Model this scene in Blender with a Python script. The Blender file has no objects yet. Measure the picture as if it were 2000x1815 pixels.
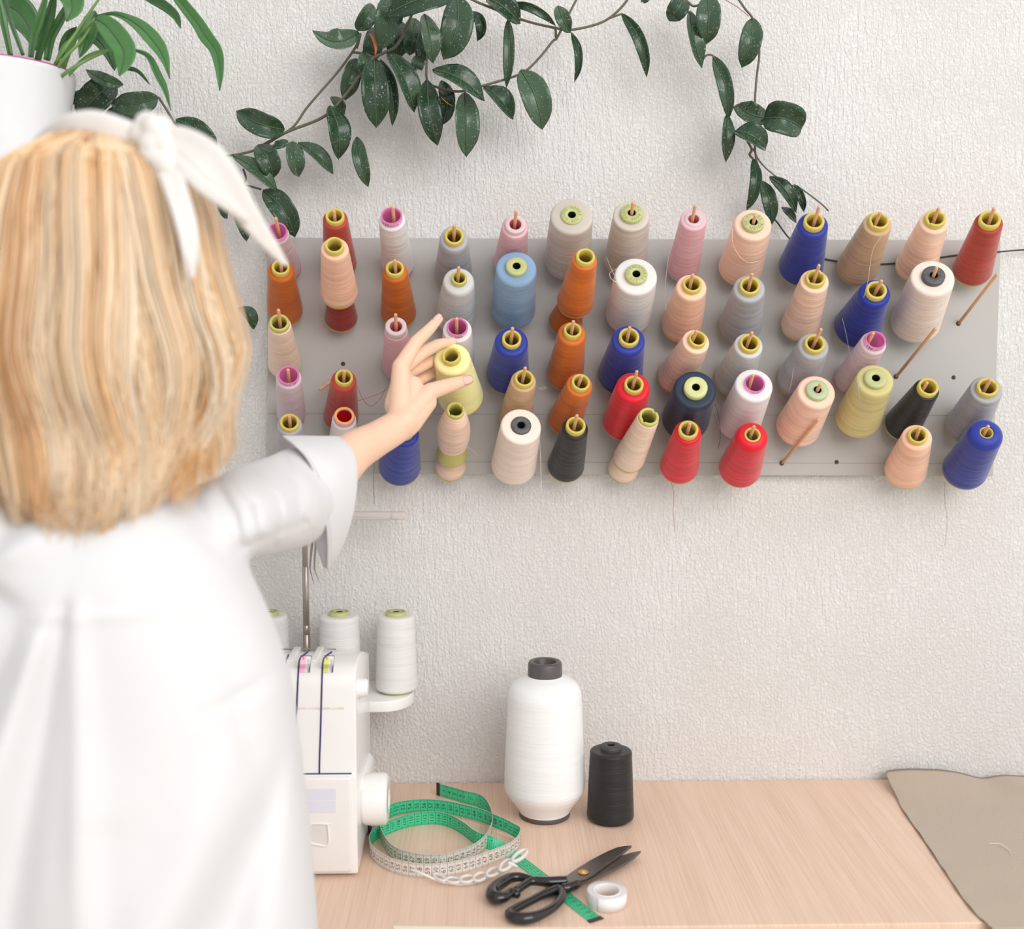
import bpy, bmesh, math, random
from mathutils import Vector, Matrix, Quaternion, noise

random.seed(7)
SC = bpy.context.scene
COL = SC.collection
V = Vector

# ------------------------------------------------------------------ camera
FP = 2200.0                                   # focal length in pixels of the 2000 x 1815 frame
CAM = V((0.0, -1.65, 1.408))
PITCH, YAW = math.radians(6.0), math.radians(1.3)
FWD = V((math.sin(YAW) * math.cos(PITCH), math.cos(YAW) * math.cos(PITCH), -math.sin(PITCH)))
RGT = V((math.cos(YAW), -math.sin(YAW), 0.0))
UPV = RGT.cross(FWD)
cd = bpy.data.cameras.new('camera')
cam = bpy.data.objects.new('camera', cd)
COL.objects.link(cam)
cd.sensor_width = 36.0
cd.lens = FP / 2000.0 * 36.0
cd.clip_start = 0.02
cd.dof.use_dof = True
cd.dof.focus_distance = 1.52
cd.dof.aperture_fstop = 2.4
cam.matrix_world = Matrix(((RGT.x, UPV.x, -FWD.x, CAM.x), (RGT.y, UPV.y, -FWD.y, CAM.y), (RGT.z, UPV.z, -FWD.z, CAM.z), (0, 0, 0, 1)))
SC.camera = cam

# ------------------------------------------------------------------ light and exposure
SC.view_settings.view_transform = 'Standard'
SC.view_settings.look = 'None'
SC.view_settings.exposure = -0.01
SC.view_settings.gamma = 1.0
SC.view_settings.use_curve_mapping = False
wd = bpy.data.worlds.new('daylight')
SC.world = wd
wd.use_nodes = True
wd.node_tree.nodes['Background'].inputs[0].default_value = (0.995, 0.995, 0.99, 1)
wd.node_tree.nodes['Background'].inputs[1].default_value = 0.80
# the room around the table: brighter towards the windows on the right, dimmer on the left
_nt = wd.node_tree
_tc = _nt.nodes.new('ShaderNodeTexCoord')
_dt = _nt.nodes.new('ShaderNodeVectorMath'); _dt.operation = 'DOT_PRODUCT'
_dt.inputs[1].default_value = V((0.80, -0.35, 0.30)).normalized()
_mr = _nt.nodes.new('ShaderNodeMapRange')
_mr.inputs['From Min'].default_value = -1.0
_mr.inputs['To Min'].default_value = 0.58
_mr.inputs['To Max'].default_value = 1.0
_nt.links.new(_tc.outputs['Generated'], _dt.inputs[0])
_nt.links.new(_dt.outputs['Value'], _mr.inputs['Value'])
_nt.links.new(_mr.outputs['Result'], _nt.nodes['Background'].inputs[1])

def area(name, loc, target, size, size_y, power, color):
    ld = bpy.data.lights.new(name, 'AREA')
    ld.shape = 'RECTANGLE'
    ld.size, ld.size_y = size, size_y
    ld.energy = power
    ld.color = color
    o = bpy.data.objects.new(name, ld)
    COL.objects.link(o)
    o.location = loc
    o.rotation_euler = (V(target) - V(loc)).to_track_quat('-Z', 'Y').to_euler()
    return o
area('window_daylight', (1.6, -3.3, 2.85), (0.0, -0.1, 1.15), 3.0, 2.2, 84, (1.0, 0.985, 0.965))

# ------------------------------------------------------------------ pixel -> place helpers
def ray(px, py):
    return FWD + RGT * ((px - 1000.0) / FP) + UPV * ((907.5 - py) / FP)
def at_y(px, py, y):
    d = ray(px, py)
    return CAM + d * ((y - CAM.y) / d.y)
def at_z(px, py, z):
    d = ray(px, py)
    return CAM + d * ((z - CAM.z) / d.z)
def mpp(P):                                   # metres per pixel at a place
    return (P - CAM).dot(FWD) / FP

# ------------------------------------------------------------------ object helpers
def tag(o, label, cat, group=None, kind=None):
    if label: o['label'] = label
    if cat: o['category'] = cat
    if group: o['group'] = group
    if kind: o['kind'] = kind
    return o
def thing(name, label, cat, loc=(0, 0, 0), group=None):
    o = bpy.data.objects.new(name, None)
    COL.objects.link(o)
    o.empty_display_size = 0.02
    o.location = loc
    return tag(o, label, cat, group)
def link(name, me, mats, parent=None, smooth=True):
    if not isinstance(mats, (list, tuple)): mats = [mats]
    for m in mats: me.materials.append(m)
    if smooth:
        for p in me.polygons: p.use_smooth = True
    me.name = name
    o = bpy.data.objects.new(name, me)
    COL.objects.link(o)
    if parent is not None:
        o.parent = parent
    return o
def raw(verts, faces, name='m'):
    me = bpy.data.meshes.new(name)
    me.from_pydata([tuple(v) for v in verts], [], faces)
    me.update()
    return me
def pieces(*ms):                              # (verts, faces) tuples -> one
    vs, fs = [], []
    for v, f in ms:
        k = len(vs)
        vs += list(v)
        fs += [tuple(i + k for i in q) for q in f]
    return vs, fs
def off(o):                                   # geometry given in world space under a parent that stands at its own base
    return o
def world_child(name, vf, mats, parent, smooth=True):
    """vf in world coordinates; stored relative to the parent's location."""
    M = parent.matrix_basis.copy()
    q = parent.parent
    while q:
        M = q.matrix_basis @ M
        q = q.parent
    inv = M.inverted()
    return link(name, raw([inv @ V(v) for v in vf[0]], vf[1]), mats, parent, smooth)
def modify(vf, mods):
    """run modifiers over a mesh and give back (verts, faces)."""
    me = raw(*vf)
    o = bpy.data.objects.new('tmp', me)
    COL.objects.link(o)
    for kind, kw in mods:
        m = o.modifiers.new(kind, kind)
        for k, v in kw.items(): setattr(m, k, v)
    dg = bpy.context.evaluated_depsgraph_get()
    dg.update()
    e = bpy.data.meshes.new_from_object(o.evaluated_get(dg))
    out = ([v.co.copy() for v in e.vertices], [tuple(p.vertices) for p in e.polygons])
    bpy.data.objects.remove(o)
    bpy.data.meshes.remove(e)
    bpy.data.meshes.remove(me)
    return out

# ------------------------------------------------------------------ shapes (verts, faces)
def lathe(prof, seg=40, close=False):
    vs, fs = [], []
    n = len(prof)
    for r, z in prof:
        for i in range(seg):
            a = 2 * math.pi * i / seg
            vs.append(V((r * math.cos(a), r * math.sin(a), z)))
    for j in range(n if close else n - 1):
        k = (j + 1) % n
        for i in range(seg):
            i2 = (i + 1) % seg
            fs.append((j * seg + i, j * seg + i2, k * seg + i2, k * seg + i))
    return vs, fs
def xf(vf, M):
    return [M @ V(v) for v in vf[0]], vf[1]
def frame_of(d):
    return d.to_track_quat('Z', 'Y').to_matrix().to_4x4()
def cyl(p0, p1, r0, r1=None, seg=16):
    p0, p1 = V(p0), V(p1)
    if r1 is None: r1 = r0
    L = (p1 - p0).length
    b = min(r0, r1) * 0.15
    vf = lathe([(1e-5, 0), (r0 - b, 0), (r0, b), (r1, L - b), (r1 - b, L), (1e-5, L)], seg)
    return xf(vf, Matrix.Translation(p0) @ frame_of(p1 - p0))
def capsule(p0, r0, p1, r1, seg=20, rings=6, flat=None):
    p0, p1 = V(p0), V(p1)
    L = (p1 - p0).length
    prof = []
    for i in range(rings + 1):
        a = -math.pi / 2 + math.pi / 2 * i / rings
        prof.append((max(r0 * math.cos(a), 1e-5), r0 * math.sin(a)))
    for i in range(rings + 1):
        a = math.pi / 2 * i / rings
        prof.append((max(r1 * math.cos(a), 1e-5), L + r1 * math.sin(a)))
    vf = closed(lathe(prof, seg), seg)
    return xf(vf, Matrix.Translation(p0) @ frame_of(p1 - p0 if L > 1e-6 else V((0, 0, 1))))
def closed(vf, seg):
    vs, fs = vf
    n = len(vs)
    fs = list(fs) + [tuple(reversed(range(seg))), tuple(range(n - seg, n))]
    return vs, fs
def ellipsoid(c, rx, ry, rz, rot=None, seg=28, rings=18):
    prof = [(max(math.sin(math.pi * i / rings), 1e-4), -math.cos(math.pi * i / rings)) for i in range(rings + 1)]
    vf = closed(lathe(prof, seg), seg)
    M = Matrix.Translation(V(c)) @ (rot.to_4x4() if rot else Matrix.Identity(4)) @ Matrix.Diagonal((rx, ry, rz, 1))
    return xf(vf, M)
def box(x0, x1, y0, y1, z0, z1):
    vs = [V((x, y, z)) for z in (z0, z1) for y in (y0, y1) for x in (x0, x1)]
    return vs, [(0, 2, 3, 1), (4, 5, 7, 6), (0, 1, 5, 4), (1, 3, 7, 5), (3, 2, 6, 7), (2, 0, 4, 6)]
def rbox(x0, x1, y0, y1, z0, z1, r=0.004, seg=3):
    return modify(box(x0, x1, y0, y1, z0, z1), [('BEVEL', dict(width=r, segments=seg, limit_method='NONE'))])
def spline(pts, n):
    """Catmull-Rom through Vectors, n samples."""
    P = [V(p) for p in pts]
    P = [P[0] * 2 - P[1]] + P + [P[-1] * 2 - P[-2]]
    m = len(P) - 3
    out = []
    for k in range(n):
        s = k / (n - 1) * m
        i = min(int(s), m - 1)
        t = s - i
        a, b, c, d = P[i:i + 4]
        out.append(0.5 * ((2 * b) + (c - a) * t + (2 * a - 5 * b + 4 * c - d) * t * t + (3 * b - a - 3 * c + d) * t ** 3))
    return out
def lerp_list(L, t):
    s = t * (len(L) - 1)
    i = min(int(s), len(L) - 2)
    return L[i] + (L[i + 1] - L[i]) * (s - i)
def interp(tab, x):
    if x <= tab[0][0]: return tab[0][1]
    for (a, b), (c, d) in zip(tab, tab[1:]):
        if x <= c: return b + (d - b) * (x - a) / (c - a)
    return tab[-1][1]
def tube(pts, rad, n=None, seg=8, caps=True, loop=False, flat=1.0, flat_axis=None):
    P = spline(pts, n) if n else [V(p) for p in pts]
    vs, fs = [], []
    N = len(P)
    up = None
    for i, p in enumerate(P):
        if loop: t = P[(i + 1) % N] - P[i - 1]
        else: t = P[min(i + 1, N - 1)] - P[max(i - 1, 0)]
        t = t.normalized() if t.length > 1e-9 else V((0, 0, 1))
        if flat_axis is not None: up = V(flat_axis)
        elif up is None: up = V((0, 0, 1)) if abs(t.z) < 0.9 else V((1, 0, 0))
        s = t.cross(up)
        s = s.normalized() if s.length > 1e-6 else t.orthogonal().normalized()
        u = s.cross(t)
        if flat_axis is None: up = u
        r = rad(i / (N - 1)) if callable(rad) else (lerp_list(rad, i / (N - 1)) if isinstance(rad, (list, tuple)) else rad)
        for k in range(seg):
            a = 2 * math.pi * k / seg
            vs.append(p + s * (math.cos(a) * r) + u * (math.sin(a) * r * flat))
    for i in range(N if loop else N - 1):
        j = (i + 1) % N
        for k in range(seg):
            k2 = (k + 1) % seg
            fs.append((i * seg + k, i * seg + k2, j * seg + k2, j * seg + k))
    if caps and not loop:
        fs += [tuple(reversed(range(seg))), tuple(range((N - 1) * seg, N * seg))]
    return vs, fs
def prism(pts2, z0, z1, M=None, bev=0.0):
    n = len(pts2)
    vs = [V((x, y, z0)) for x, y in pts2] + [V((x, y, z1)) for x, y in pts2]
    fs = [tuple(reversed(range(n))), tuple(range(n, 2 * n))] + [(i, (i + 1) % n, n + (i + 1) % n, n + i) for i in range(n)]
    vf = (vs, fs)
    if bev: vf = modify(vf, [('BEVEL', dict(width=bev, segments=3, limit_method='ANGLE', angle_limit=0.6))])
    return xf(vf, M) if M else vf
_tc = {}
def text_vf(s, size):
    """flat lettering, centred on the origin in XY."""
    key = (s, size)
    if key not in _tc:
        cu = bpy.data.curves.new('t', 'FONT')
        cu.body = s
        cu.size = size
        cu.align_x = 'CENTER'
        cu.align_y = 'CENTER'
        cu.resolution_u = 2
        o = bpy.data.objects.new('t', cu)
        COL.objects.link(o)
        dg = bpy.context.evaluated_depsgraph_get()
        dg.update()
        me = bpy.data.meshes.new_from_object(o.evaluated_get(dg))
        _tc[key] = ([v.co.copy() for v in me.vertices], [tuple(p.vertices) for p in me.polygons])
        bpy.data.objects.remove(o)
        bpy.data.curves.remove(cu)
        bpy.data.meshes.remove(me)
    return _tc[key]
def multi(name, groups, parent, smooth=True, world=True):
    """one mesh from [(vf, material), ...]"""
    mats, vs, fs, idx = [], [], [], []
    for vf, m in groups:
        if m not in mats: mats.append(m)
        k = len(vs)
        vs += list(vf[0])
        fs += [tuple(i + k for i in q) for q in vf[1]]
        idx += [mats.index(m)] * len(vf[1])
    if parent is not None and world:
        inv = parent.matrix_basis.inverted()
        vs = [inv @ V(v) for v in vs]
    me = raw(vs, fs)
    o = link(name, me, mats, parent, smooth)
    me.polygons.foreach_set('material_index', idx)
    return o

# ------------------------------------------------------------------ materials
def lin(c):
    c = c / 255.0
    return c / 12.92 if c <= 0.04045 else ((c + 0.055) / 1.055) ** 2.4
def rgb(r, g, b): return (lin(r), lin(g), lin(b), 1.0)
_mc = {}
def base_mat(name):
    m = bpy.data.materials.new(name)
    m.use_nodes = True
    nt = m.node_tree
    return m, nt, nt.nodes['Principled BSDF']
def plain(name, col, rough=0.5, metal=0.0, spec=0.5, sheen=0.0, vary=0.05, scale=60, bump=0.0, trans=0.0, sss=0.0, coat=0.0):
    key = name
    if key in _mc: return _mc[key]
    m, nt, b = base_mat(name)
    tc = nt.nodes.new('ShaderNodeTexCoord')
    nz = nt.nodes.new('ShaderNodeTexNoise')
    nz.inputs['Scale'].default_value = scale
    nz.inputs['Detail'].default_value = 3
    nt.links.new(tc.outputs['Object'], nz.inputs['Vector'])
    mr = nt.nodes.new('ShaderNodeMapRange')
    mr.inputs['To Min'].default_value = 1 - vary
    mr.inputs['To Max'].default_value = 1 + vary
    nt.links.new(nz.outputs['Fac'], mr.inputs['Value'])
    mx = nt.nodes.new('ShaderNodeMix')
    mx.data_type = 'RGBA'
    mx.blend_type = 'MULTIPLY'
    mx.inputs['Factor'].default_value = 1
    mx.inputs['A'].default_value = col
    nt.links.new(mr.outputs['Result'], mx.inputs['B'])
    nt.links.new(mx.outputs['Result'], b.inputs['Base Color'])
    b.inputs['Roughness'].default_value = rough
    b.inputs['Metallic'].default_value = metal
    b.inputs['Specular IOR Level'].default_value = spec
    b.inputs['Sheen Weight'].default_value = sheen
    b.inputs['Transmission Weight'].default_value = trans
    b.inputs['Coat Weight'].default_value = coat
    if sss:
        b.inputs['Subsurface Weight'].default_value = sss
        b.inputs['Subsurface Radius'].default_value = (0.012, 0.005, 0.003)
        b.inputs['Subsurface Scale'].default_value = 0.5
    if bump:
        bp = nt.nodes.new('ShaderNodeBump')
        bp.inputs['Strength'].default_value = bump
        bp.inputs['Distance'].default_value = 0.002
        nt.links.new(nz.outputs['Fac'], bp.inputs['Height'])
        nt.links.new(bp.outputs['Normal'], b.inputs['Normal'])
    _mc[key] = m
    return m
def translucent(name, col, rough=0.4, amount=0.4):
    """thin-walled plastic: part of the light passes through"""
    if name in _mc: return _mc[name]
    m = plain(name, col, rough)
    nt = m.node_tree
    b = nt.nodes['Principled BSDF']
    out = nt.nodes['Material Output']
    tr = nt.nodes.new('ShaderNodeBsdfTranslucent')
    tr.inputs['Color'].default_value = col
    mx = nt.nodes.new('ShaderNodeMixShader')
    mx.inputs['Fac'].default_value = amount
    nt.links.new(b.outputs[0], mx.inputs[1])
    nt.links.new(tr.outputs[0], mx.inputs[2])
    nt.links.new(mx.outputs[0], out.inputs['Surface'])
    return m
def yarn(name, col, fuzz=0.2, satin=0.45, contrast=0.16, pass_=0.0):
    if name in _mc: return _mc[name]
    m, nt, b = base_mat(name)
    tc = nt.nodes.new('ShaderNodeTexCoord')
    oi = nt.nodes.new('ShaderNodeObjectInfo')
    def winding(tilt, sx, sz, detail):
        mp = nt.nodes.new('ShaderNodeMapping')
        mp.inputs['Rotation'].default_value = (math.radians(tilt * 0.6), math.radians(tilt), 0)
        mp.inputs['Scale'].default_value = (sx, sx, sz)
        nt.links.new(tc.outputs['Object'], mp.inputs['Vector'])
        ad = nt.nodes.new('ShaderNodeVectorMath')
        ad.operation = 'ADD'
        sc = nt.nodes.new('ShaderNodeVectorMath')
        sc.operation = 'SCALE'
        sc.inputs[0].default_value = (31, 17, 53)
        nt.links.new(oi.outputs['Random'], sc.inputs['Scale'])
        nt.links.new(mp.outputs[0], ad.inputs[0])
        nt.links.new(sc.outputs[0], ad.inputs[1])
        nz = nt.nodes.new('ShaderNodeTexNoise')
        nz.inputs['Scale'].default_value = 1
        nz.inputs['Detail'].default_value = detail
        nt.links.new(ad.outputs[0], nz.inputs['Vector'])
        return nz.outputs['Fac']
    a = winding(12, 14, 900, 2)
    c = winding(-14, 10, 170, 2)
    d = winding(7, 12, 75, 1)
    s1 = nt.nodes.new('ShaderNodeMath'); s1.operation = 'MULTIPLY_ADD'
    nt.links.new(a, s1.inputs[0]); s1.inputs[1].default_value = 0.6; nt.links.new(c, s1.inputs[2])
    s2 = nt.nodes.new('ShaderNodeMath'); s2.operation = 'MULTIPLY_ADD'
    nt.links.new(d, s2.inputs[0]); s2.inputs[1].default_value = 0.9; nt.links.new(s1.outputs[0], s2.inputs[2])
    mr = nt.nodes.new('ShaderNodeMapRange')
    mr.inputs['From Min'].default_value = 0.9
    mr.inputs['From Max'].default_value = 1.6
    mr.inputs['To Min'].default_value = 1 - contrast
    mr.inputs['To Max'].default_value = 1 + contrast * 0.7
    nt.links.new(s2.outputs[0], mr.inputs['Value'])
    mx = nt.nodes.new('ShaderNodeMix')
    mx.data_type = 'RGBA'; mx.blend_type = 'MULTIPLY'
    mx.inputs['Factor'].default_value = 1
    mx.inputs['A'].default_value = col
    nt.links.new(mr.outputs['Result'], mx.inputs['B'])
    nt.links.new(mx.outputs['Result'], b.inputs['Base Color'])
    bp = nt.nodes.new('ShaderNodeBump')
    bp.inputs['Strength'].default_value = 0.7
    bp.inputs['Distance'].default_value = 0.0013
    nt.links.new(s2.outputs[0], bp.inputs['Height'])
    nt.links.new(bp.outputs['Normal'], b.inputs['Normal'])
    b.inputs['Roughness'].default_value = satin
    b.inputs['Specular IOR Level'].default_value = 0.35
    b.inputs['Sheen Weight'].default_value = fuzz
    b.inputs['Sheen Roughness'].default_value = 0.4
    if pass_:
        tr = nt.nodes.new('ShaderNodeBsdfTranslucent')
        tr.inputs['Color'].default_value = col
        ms = nt.nodes.new('ShaderNodeMixShader')
        ms.inputs['Fac'].default_value = pass_
        nt.links.new(b.outputs[0], ms.inputs[1]); nt.links.new(tr.outputs[0], ms.inputs[2])
        nt.links.new(ms.outputs[0], nt.nodes['Material Output'].inputs['Surface'])
    _mc[name] = m
    return m
# ------------------------------------------------------------------ the setting: wall, floor, table
def stucco():
    m, nt, b = base_mat('white_stucco')
    tc = nt.nodes.new('ShaderNodeTexCoord')
    def nz(scale, sv, detail, rough=0.55, tilt=0):
        mp = nt.nodes.new('ShaderNodeMapping')
        mp.inputs['Scale'].default_value = sv
        mp.inputs['Rotation'].default_value = (0, math.radians(tilt), 0)
        nt.links.new(tc.outputs['Object'], mp.inputs['Vector'])
        n = nt.nodes.new('ShaderNodeTexNoise')
        n.inputs['Scale'].default_value = scale
        n.inputs['Detail'].default_value = detail
        n.inputs['Roughness'].default_value = rough
        nt.links.new(mp.outputs[0], n.inputs['Vector'])
        return n.outputs['Fac']
    grain = nz(1.0, (300, 300, 190), 4, 0.6)
    streak = nz(1.0, (190, 190, 34), 3, 0.5, 4)
    patch = nz(1.0, (5, 5, 5), 2)
    def ramp(sock, a, c):
        mr = nt.nodes.new('ShaderNodeMapRange')
        mr.interpolation_type = 'SMOOTHSTEP'
        mr.inputs['From Min'].default_value = a
        mr.inputs['From Max'].default_value = c
        nt.links.new(sock, mr.inputs['Value'])
        return mr.outputs['Result']
    g = ramp(grain, 0.35, 0.65)
    s = ramp(streak, 0.38, 0.62)
    p = ramp(patch, 0.35, 0.7)
    ma = nt.nodes.new('ShaderNodeMath'); ma.operation = 'MULTIPLY'
    nt.links.new(s, ma.inputs[0]); nt.links.new(p, ma.inputs[1])
    mb = nt.nodes.new('ShaderNodeMath'); mb.operation = 'MULTIPLY_ADD'
    nt.links.new(ma.outputs[0], mb.inputs[0]); mb.inputs[1].default_value = 0.75; nt.links.new(g, mb.inputs[2])
    mc = nt.nodes.new('ShaderNodeMath'); mc.operation = 'MULTIPLY_ADD'
    nt.links.new(s, mc.inputs[0]); mc.inputs[1].default_value = 0.34; nt.links.new(mb.outputs[0], mc.inputs[2])
    bp = nt.nodes.new('ShaderNodeBump')
    bp.inputs['Strength'].default_value = 0.8
    bp.inputs['Distance'].default_value = 0.0019
    nt.links.new(mc.outputs[0], bp.inputs['Height'])
    nt.links.new(bp.outputs['Normal'], b.inputs['Normal'])
    cr = nt.nodes.new('ShaderNodeMix'); cr.data_type = 'RGBA'
    cr.inputs['A'].default_value = rgb(238, 235, 232)
    cr.inputs['B'].default_value = rgb(246, 244, 242)
    nt.links.new(p, cr.inputs['Factor'])
    nt.links.new(cr.outputs['Result'], b.inputs['Base Color'])
    b.inputs['Roughness'].default_value = 0.75
    b.inputs['Specular IOR Level'].default_value = 0.25
    return m
WALL = stucco()
tag(link('wall_back', raw(*box(-2.6, 2.6, 0, 0.12, 0, 2.7)), WALL, None, False), 'rough white plastered wall with vertical trowel streaks', 'wall', kind='structure')
tag(link('floor', raw(*box(-2.6, 2.6, -3.6, 0, -0.06, 0)), plain('pale_floor', rgb(205, 190, 172), 0.5, vary=0.08, scale=9), None, False), 'pale floor below the work table', 'floor', kind='structure')

def wood():
    m, nt, b = base_mat('peach_wood_laminate')
    tc = nt.nodes.new('ShaderNodeTexCoord')
    def nz(sv, detail):
        mp = nt.nodes.new('ShaderNodeMapping')
        mp.inputs['Scale'].default_value = sv
        mp.inputs['Rotation'].default_value = (0, 0, math.radians(0.8))
        nt.links.new(tc.outputs['Object'], mp.inputs['Vector'])
        n = nt.nodes.new('ShaderNodeTexNoise')
        n.inputs['Scale'].default_value = 1
        n.inputs['Detail'].default_value = detail
        nt.links.new(mp.outputs[0], n.inputs['Vector'])
        return n.outputs['Fac']
    fine = nz((640, 6, 1), 2)
    broad = nz((30, 1.0, 1), 3)
    ad = nt.nodes.new('ShaderNodeMath'); ad.operation = 'MULTIPLY_ADD'
    nt.links.new(broad, ad.inputs[0]); ad.inputs[1].default_value = 0.45; nt.links.new(fine, ad.inputs[2])
    cr = nt.nodes.new('ShaderNodeValToRGB')
    cr.color_ramp.elements[0].position = 0.40
    cr.color_ramp.elements[0].color = rgb(219, 184, 160)
    cr.color_ramp.elements[1].position = 1.0
    cr.color_ramp.elements[1].color = rgb(239, 211, 190)
    e = cr.color_ramp.elements.new(0.70)
    e.color = rgb(230, 199, 176)
    nt.links.new(ad.outputs[0], cr.inputs['Fac'])
    nt.links.new(cr.outputs['Color'], b.inputs['Base Color'])
    b.inputs['Roughness'].default_value = 0.36
    b.inputs['Specular IOR Level'].default_value = 0.4
    return m
WOOD = wood()
TZ = 0.75
table = thing('work_table', 'peach wood-grain work table pushed against the white plaster wall', 'table', (0, -0.215, 0))
world_child('tabletop', rbox(-1.3, 1.25, -0.432, -0.002, TZ - 0.028, TZ, 0.0015, 2), WOOD, table, False)
for sx in (-1.24, 1.19):
    for sy in (-0.40, -0.04):
        world_child('leg', rbox(sx - 0.022, sx + 0.022, sy - 0.022, sy + 0.022, 0.0, TZ - 0.028, 0.003, 2), plain('table_leg_white', rgb(225, 220, 214), 0.4), table, False)

# ------------------------------------------------------------------ the thread board
BOARD_Y = -0.018
GREY = plain('grey_painted_board', rgb(184, 181, 178), 0.55, vary=0.03, scale=14, bump=0.08)
PEGW = plain('peg_wood', rgb(222, 172, 128), 0.55, vary=0.12, scale=220)
HOLE = plain('drilled_hole_dark', rgb(78, 62, 46), 0.9)
corners = [at_y(522.5, 925, BOARD_Y), at_y(1940, 930.5, BOARD_Y), at_y(1955, 469, BOARD_Y), at_y(521, 464, BOARD_Y)]
board = thing('thread_board', 'grey painted board with wooden pegs holding rows of thread cones', 'thread rack', (corners[0] + corners[1]) * 0.5)
bv = [V((c.x, BOARD_Y, c.z)) for c in corners] + [V((c.x, -0.0015, c.z)) for c in corners]
bf = [(0, 1, 2, 3), (7, 6, 5, 4), (0, 4, 5, 1), (1, 5, 6, 2), (2, 6, 7, 3), (3, 7, 4, 0)]
world_child('panel', modify((bv, bf), [('BEVEL', dict(width=0.0008, segments=2, limit_method='NONE'))]), GREY, board, False)
for yl, yr in ((808, 812), (901, 906)):
    a, c = at_y(524, yl, BOARD_Y), at_y(1939, yr, BOARD_Y)
    world_child('pencil_line', tube([a + V((0, -0.0001, 0)), c + V((0, -0.0001, 0))], 0.00028, seg=4), plain('pencil_grey', rgb(150, 148, 146), 0.8), board, False)
def add_peg(p0, p1, r=0.0023):
    d = (p1 - p0).normalized()
    world_child('peg', tube([p0, p0.lerp(p1, 0.5), p1 - d * 0.0012, p1], [r, r, r, r * 0.7], seg=10), PEGW, board)
def add_hole(px, py, r=0.0036):
    c = at_y(px, py, BOARD_Y - 0.0002)
    world_child('peg_hole', cyl(c + V((0, 0.004, 0)), c, r, r, 14), HOLE, board)
for b0, b1, e in (((1873, 631), (1948, 535), .115), ((1751, 735), (1828, 641), .115), ((1528, 904), (1599, 819), .112)):
    p0 = at_y(b0[0], b0[1], BOARD_Y)
    p1 = at_y(b1[0], b1[1], BOARD_Y - e)
    add_peg(p0 + (p0 - p1).normalized() * 0.008, p1)
    add_hole(b0[0] - 1, b0[1] + 1, 0.0042)
for h in ((1862.5, 737.5), (1634, 903), (670, 711)): add_hole(*h)
p0, p1 = at_y(672, 728, BOARD_Y), at_y(624, 761, BOARD_Y - 0.05)
add_peg(p0, p1)

# ------------------------------------------------------------------ thread cones
YEL = translucent('yellow_plastic_tube', rgb(236, 219, 118), 0.38, 0.3)
YELG = translucent('lime_yellow_plastic_tube', rgb(226, 219, 130), 0.38, 0.3)
GRN = plain('olive_green_plastic_cap', rgb(188, 191, 132), 0.42, vary=0.03)
GRNM = plain('mint_green_plastic_cap', rgb(182, 196, 152), 0.42, vary=0.03)
DRK = plain('charcoal_plastic_cap', rgb(84, 84, 86), 0.45)
DRKE = plain('charcoal_emboss', rgb(120, 120, 122), 0.5)
GRNE = plain('olive_emboss', rgb(150, 158, 96), 0.5)
PNK = translucent('pink_plastic_tube', rgb(255, 202, 236), 0.3, 0.8)
PNKL = plain('pale_pink_label', rgb(250, 192, 232), 0.45)
WHT = translucent('white_plastic_tube', rgb(244, 226, 230), 0.35, 0.3)
PNKH = plain('rose_plastic_bore', rgb(240, 140, 154), 0.4)
REDH = translucent('red_plastic_bore', rgb(240, 36, 56), 0.2, .4)
ORG = plain('orange_rim', rgb(246, 170, 96), 0.35)
INK = plain('grey_print', rgb(92, 84, 96), 0.6)
Y = dict(
    rust=yarn('rust_thread', rgb(180, 66, 52), .25), rustd=yarn('brick_thread', rgb(150, 46, 38), .25),
    orange=yarn('orange_thread', rgb(212, 112, 38), .2), amber=yarn('amber_thread', rgb(196, 100, 24), .15),
    blue=yarn('cobalt_thread', rgb(40, 56, 154), .3), royal=yarn('royal_blue_thread', rgb(28, 48, 150), .3),
    peach=yarn('peach_thread', rgb(250, 211, 188), .1), apricot=yarn('apricot_thread', rgb(252, 202, 174), .1),
    tan=yarn('tan_thread', rgb(206, 172, 138), .1), taupe=yarn('taupe_thread', rgb(205, 195, 184), .1),
    white=yarn('white_thread', rgb(240, 238, 237), .1, .5, .05, .12), sheer=yarn('sheer_white_thread', rgb(238, 232, 234), .1, .4, .08, .32),
    grey=yarn('grey_thread', rgb(174, 175, 181), .15), silver=yarn('silver_thread', rgb(206, 207, 206), .1),
    sky=yarn('sky_blue_thread', rgb(140, 172, 206), .15), pink=yarn('pink_thread', rgb(242, 192, 200), .1, .4, .09, .12),
    red=yarn('red_thread', rgb(222, 22, 44), .25), navy=yarn('navy_thread', rgb(38, 52, 74), .15),
    khaki=yarn('khaki_thread', rgb(214, 202, 138), .1), black=yarn('black_thread', rgb(40, 40, 41), .15),
    lemon=yarn('lemon_thread', rgb(245, 240, 172), .15, .5, .08), blush=yarn('blush_thread', rgb(246, 228, 216), .1, .5, .07),
    cream=yarn('cream_thread', rgb(243, 218, 196), .1, .38, .12), nude=yarn('nude_thread', rgb(238, 206, 184), .1, .45, .2),
)
TILT = math.radians(27)
def jag(prof_r, seg, amp): return prof_r
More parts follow.
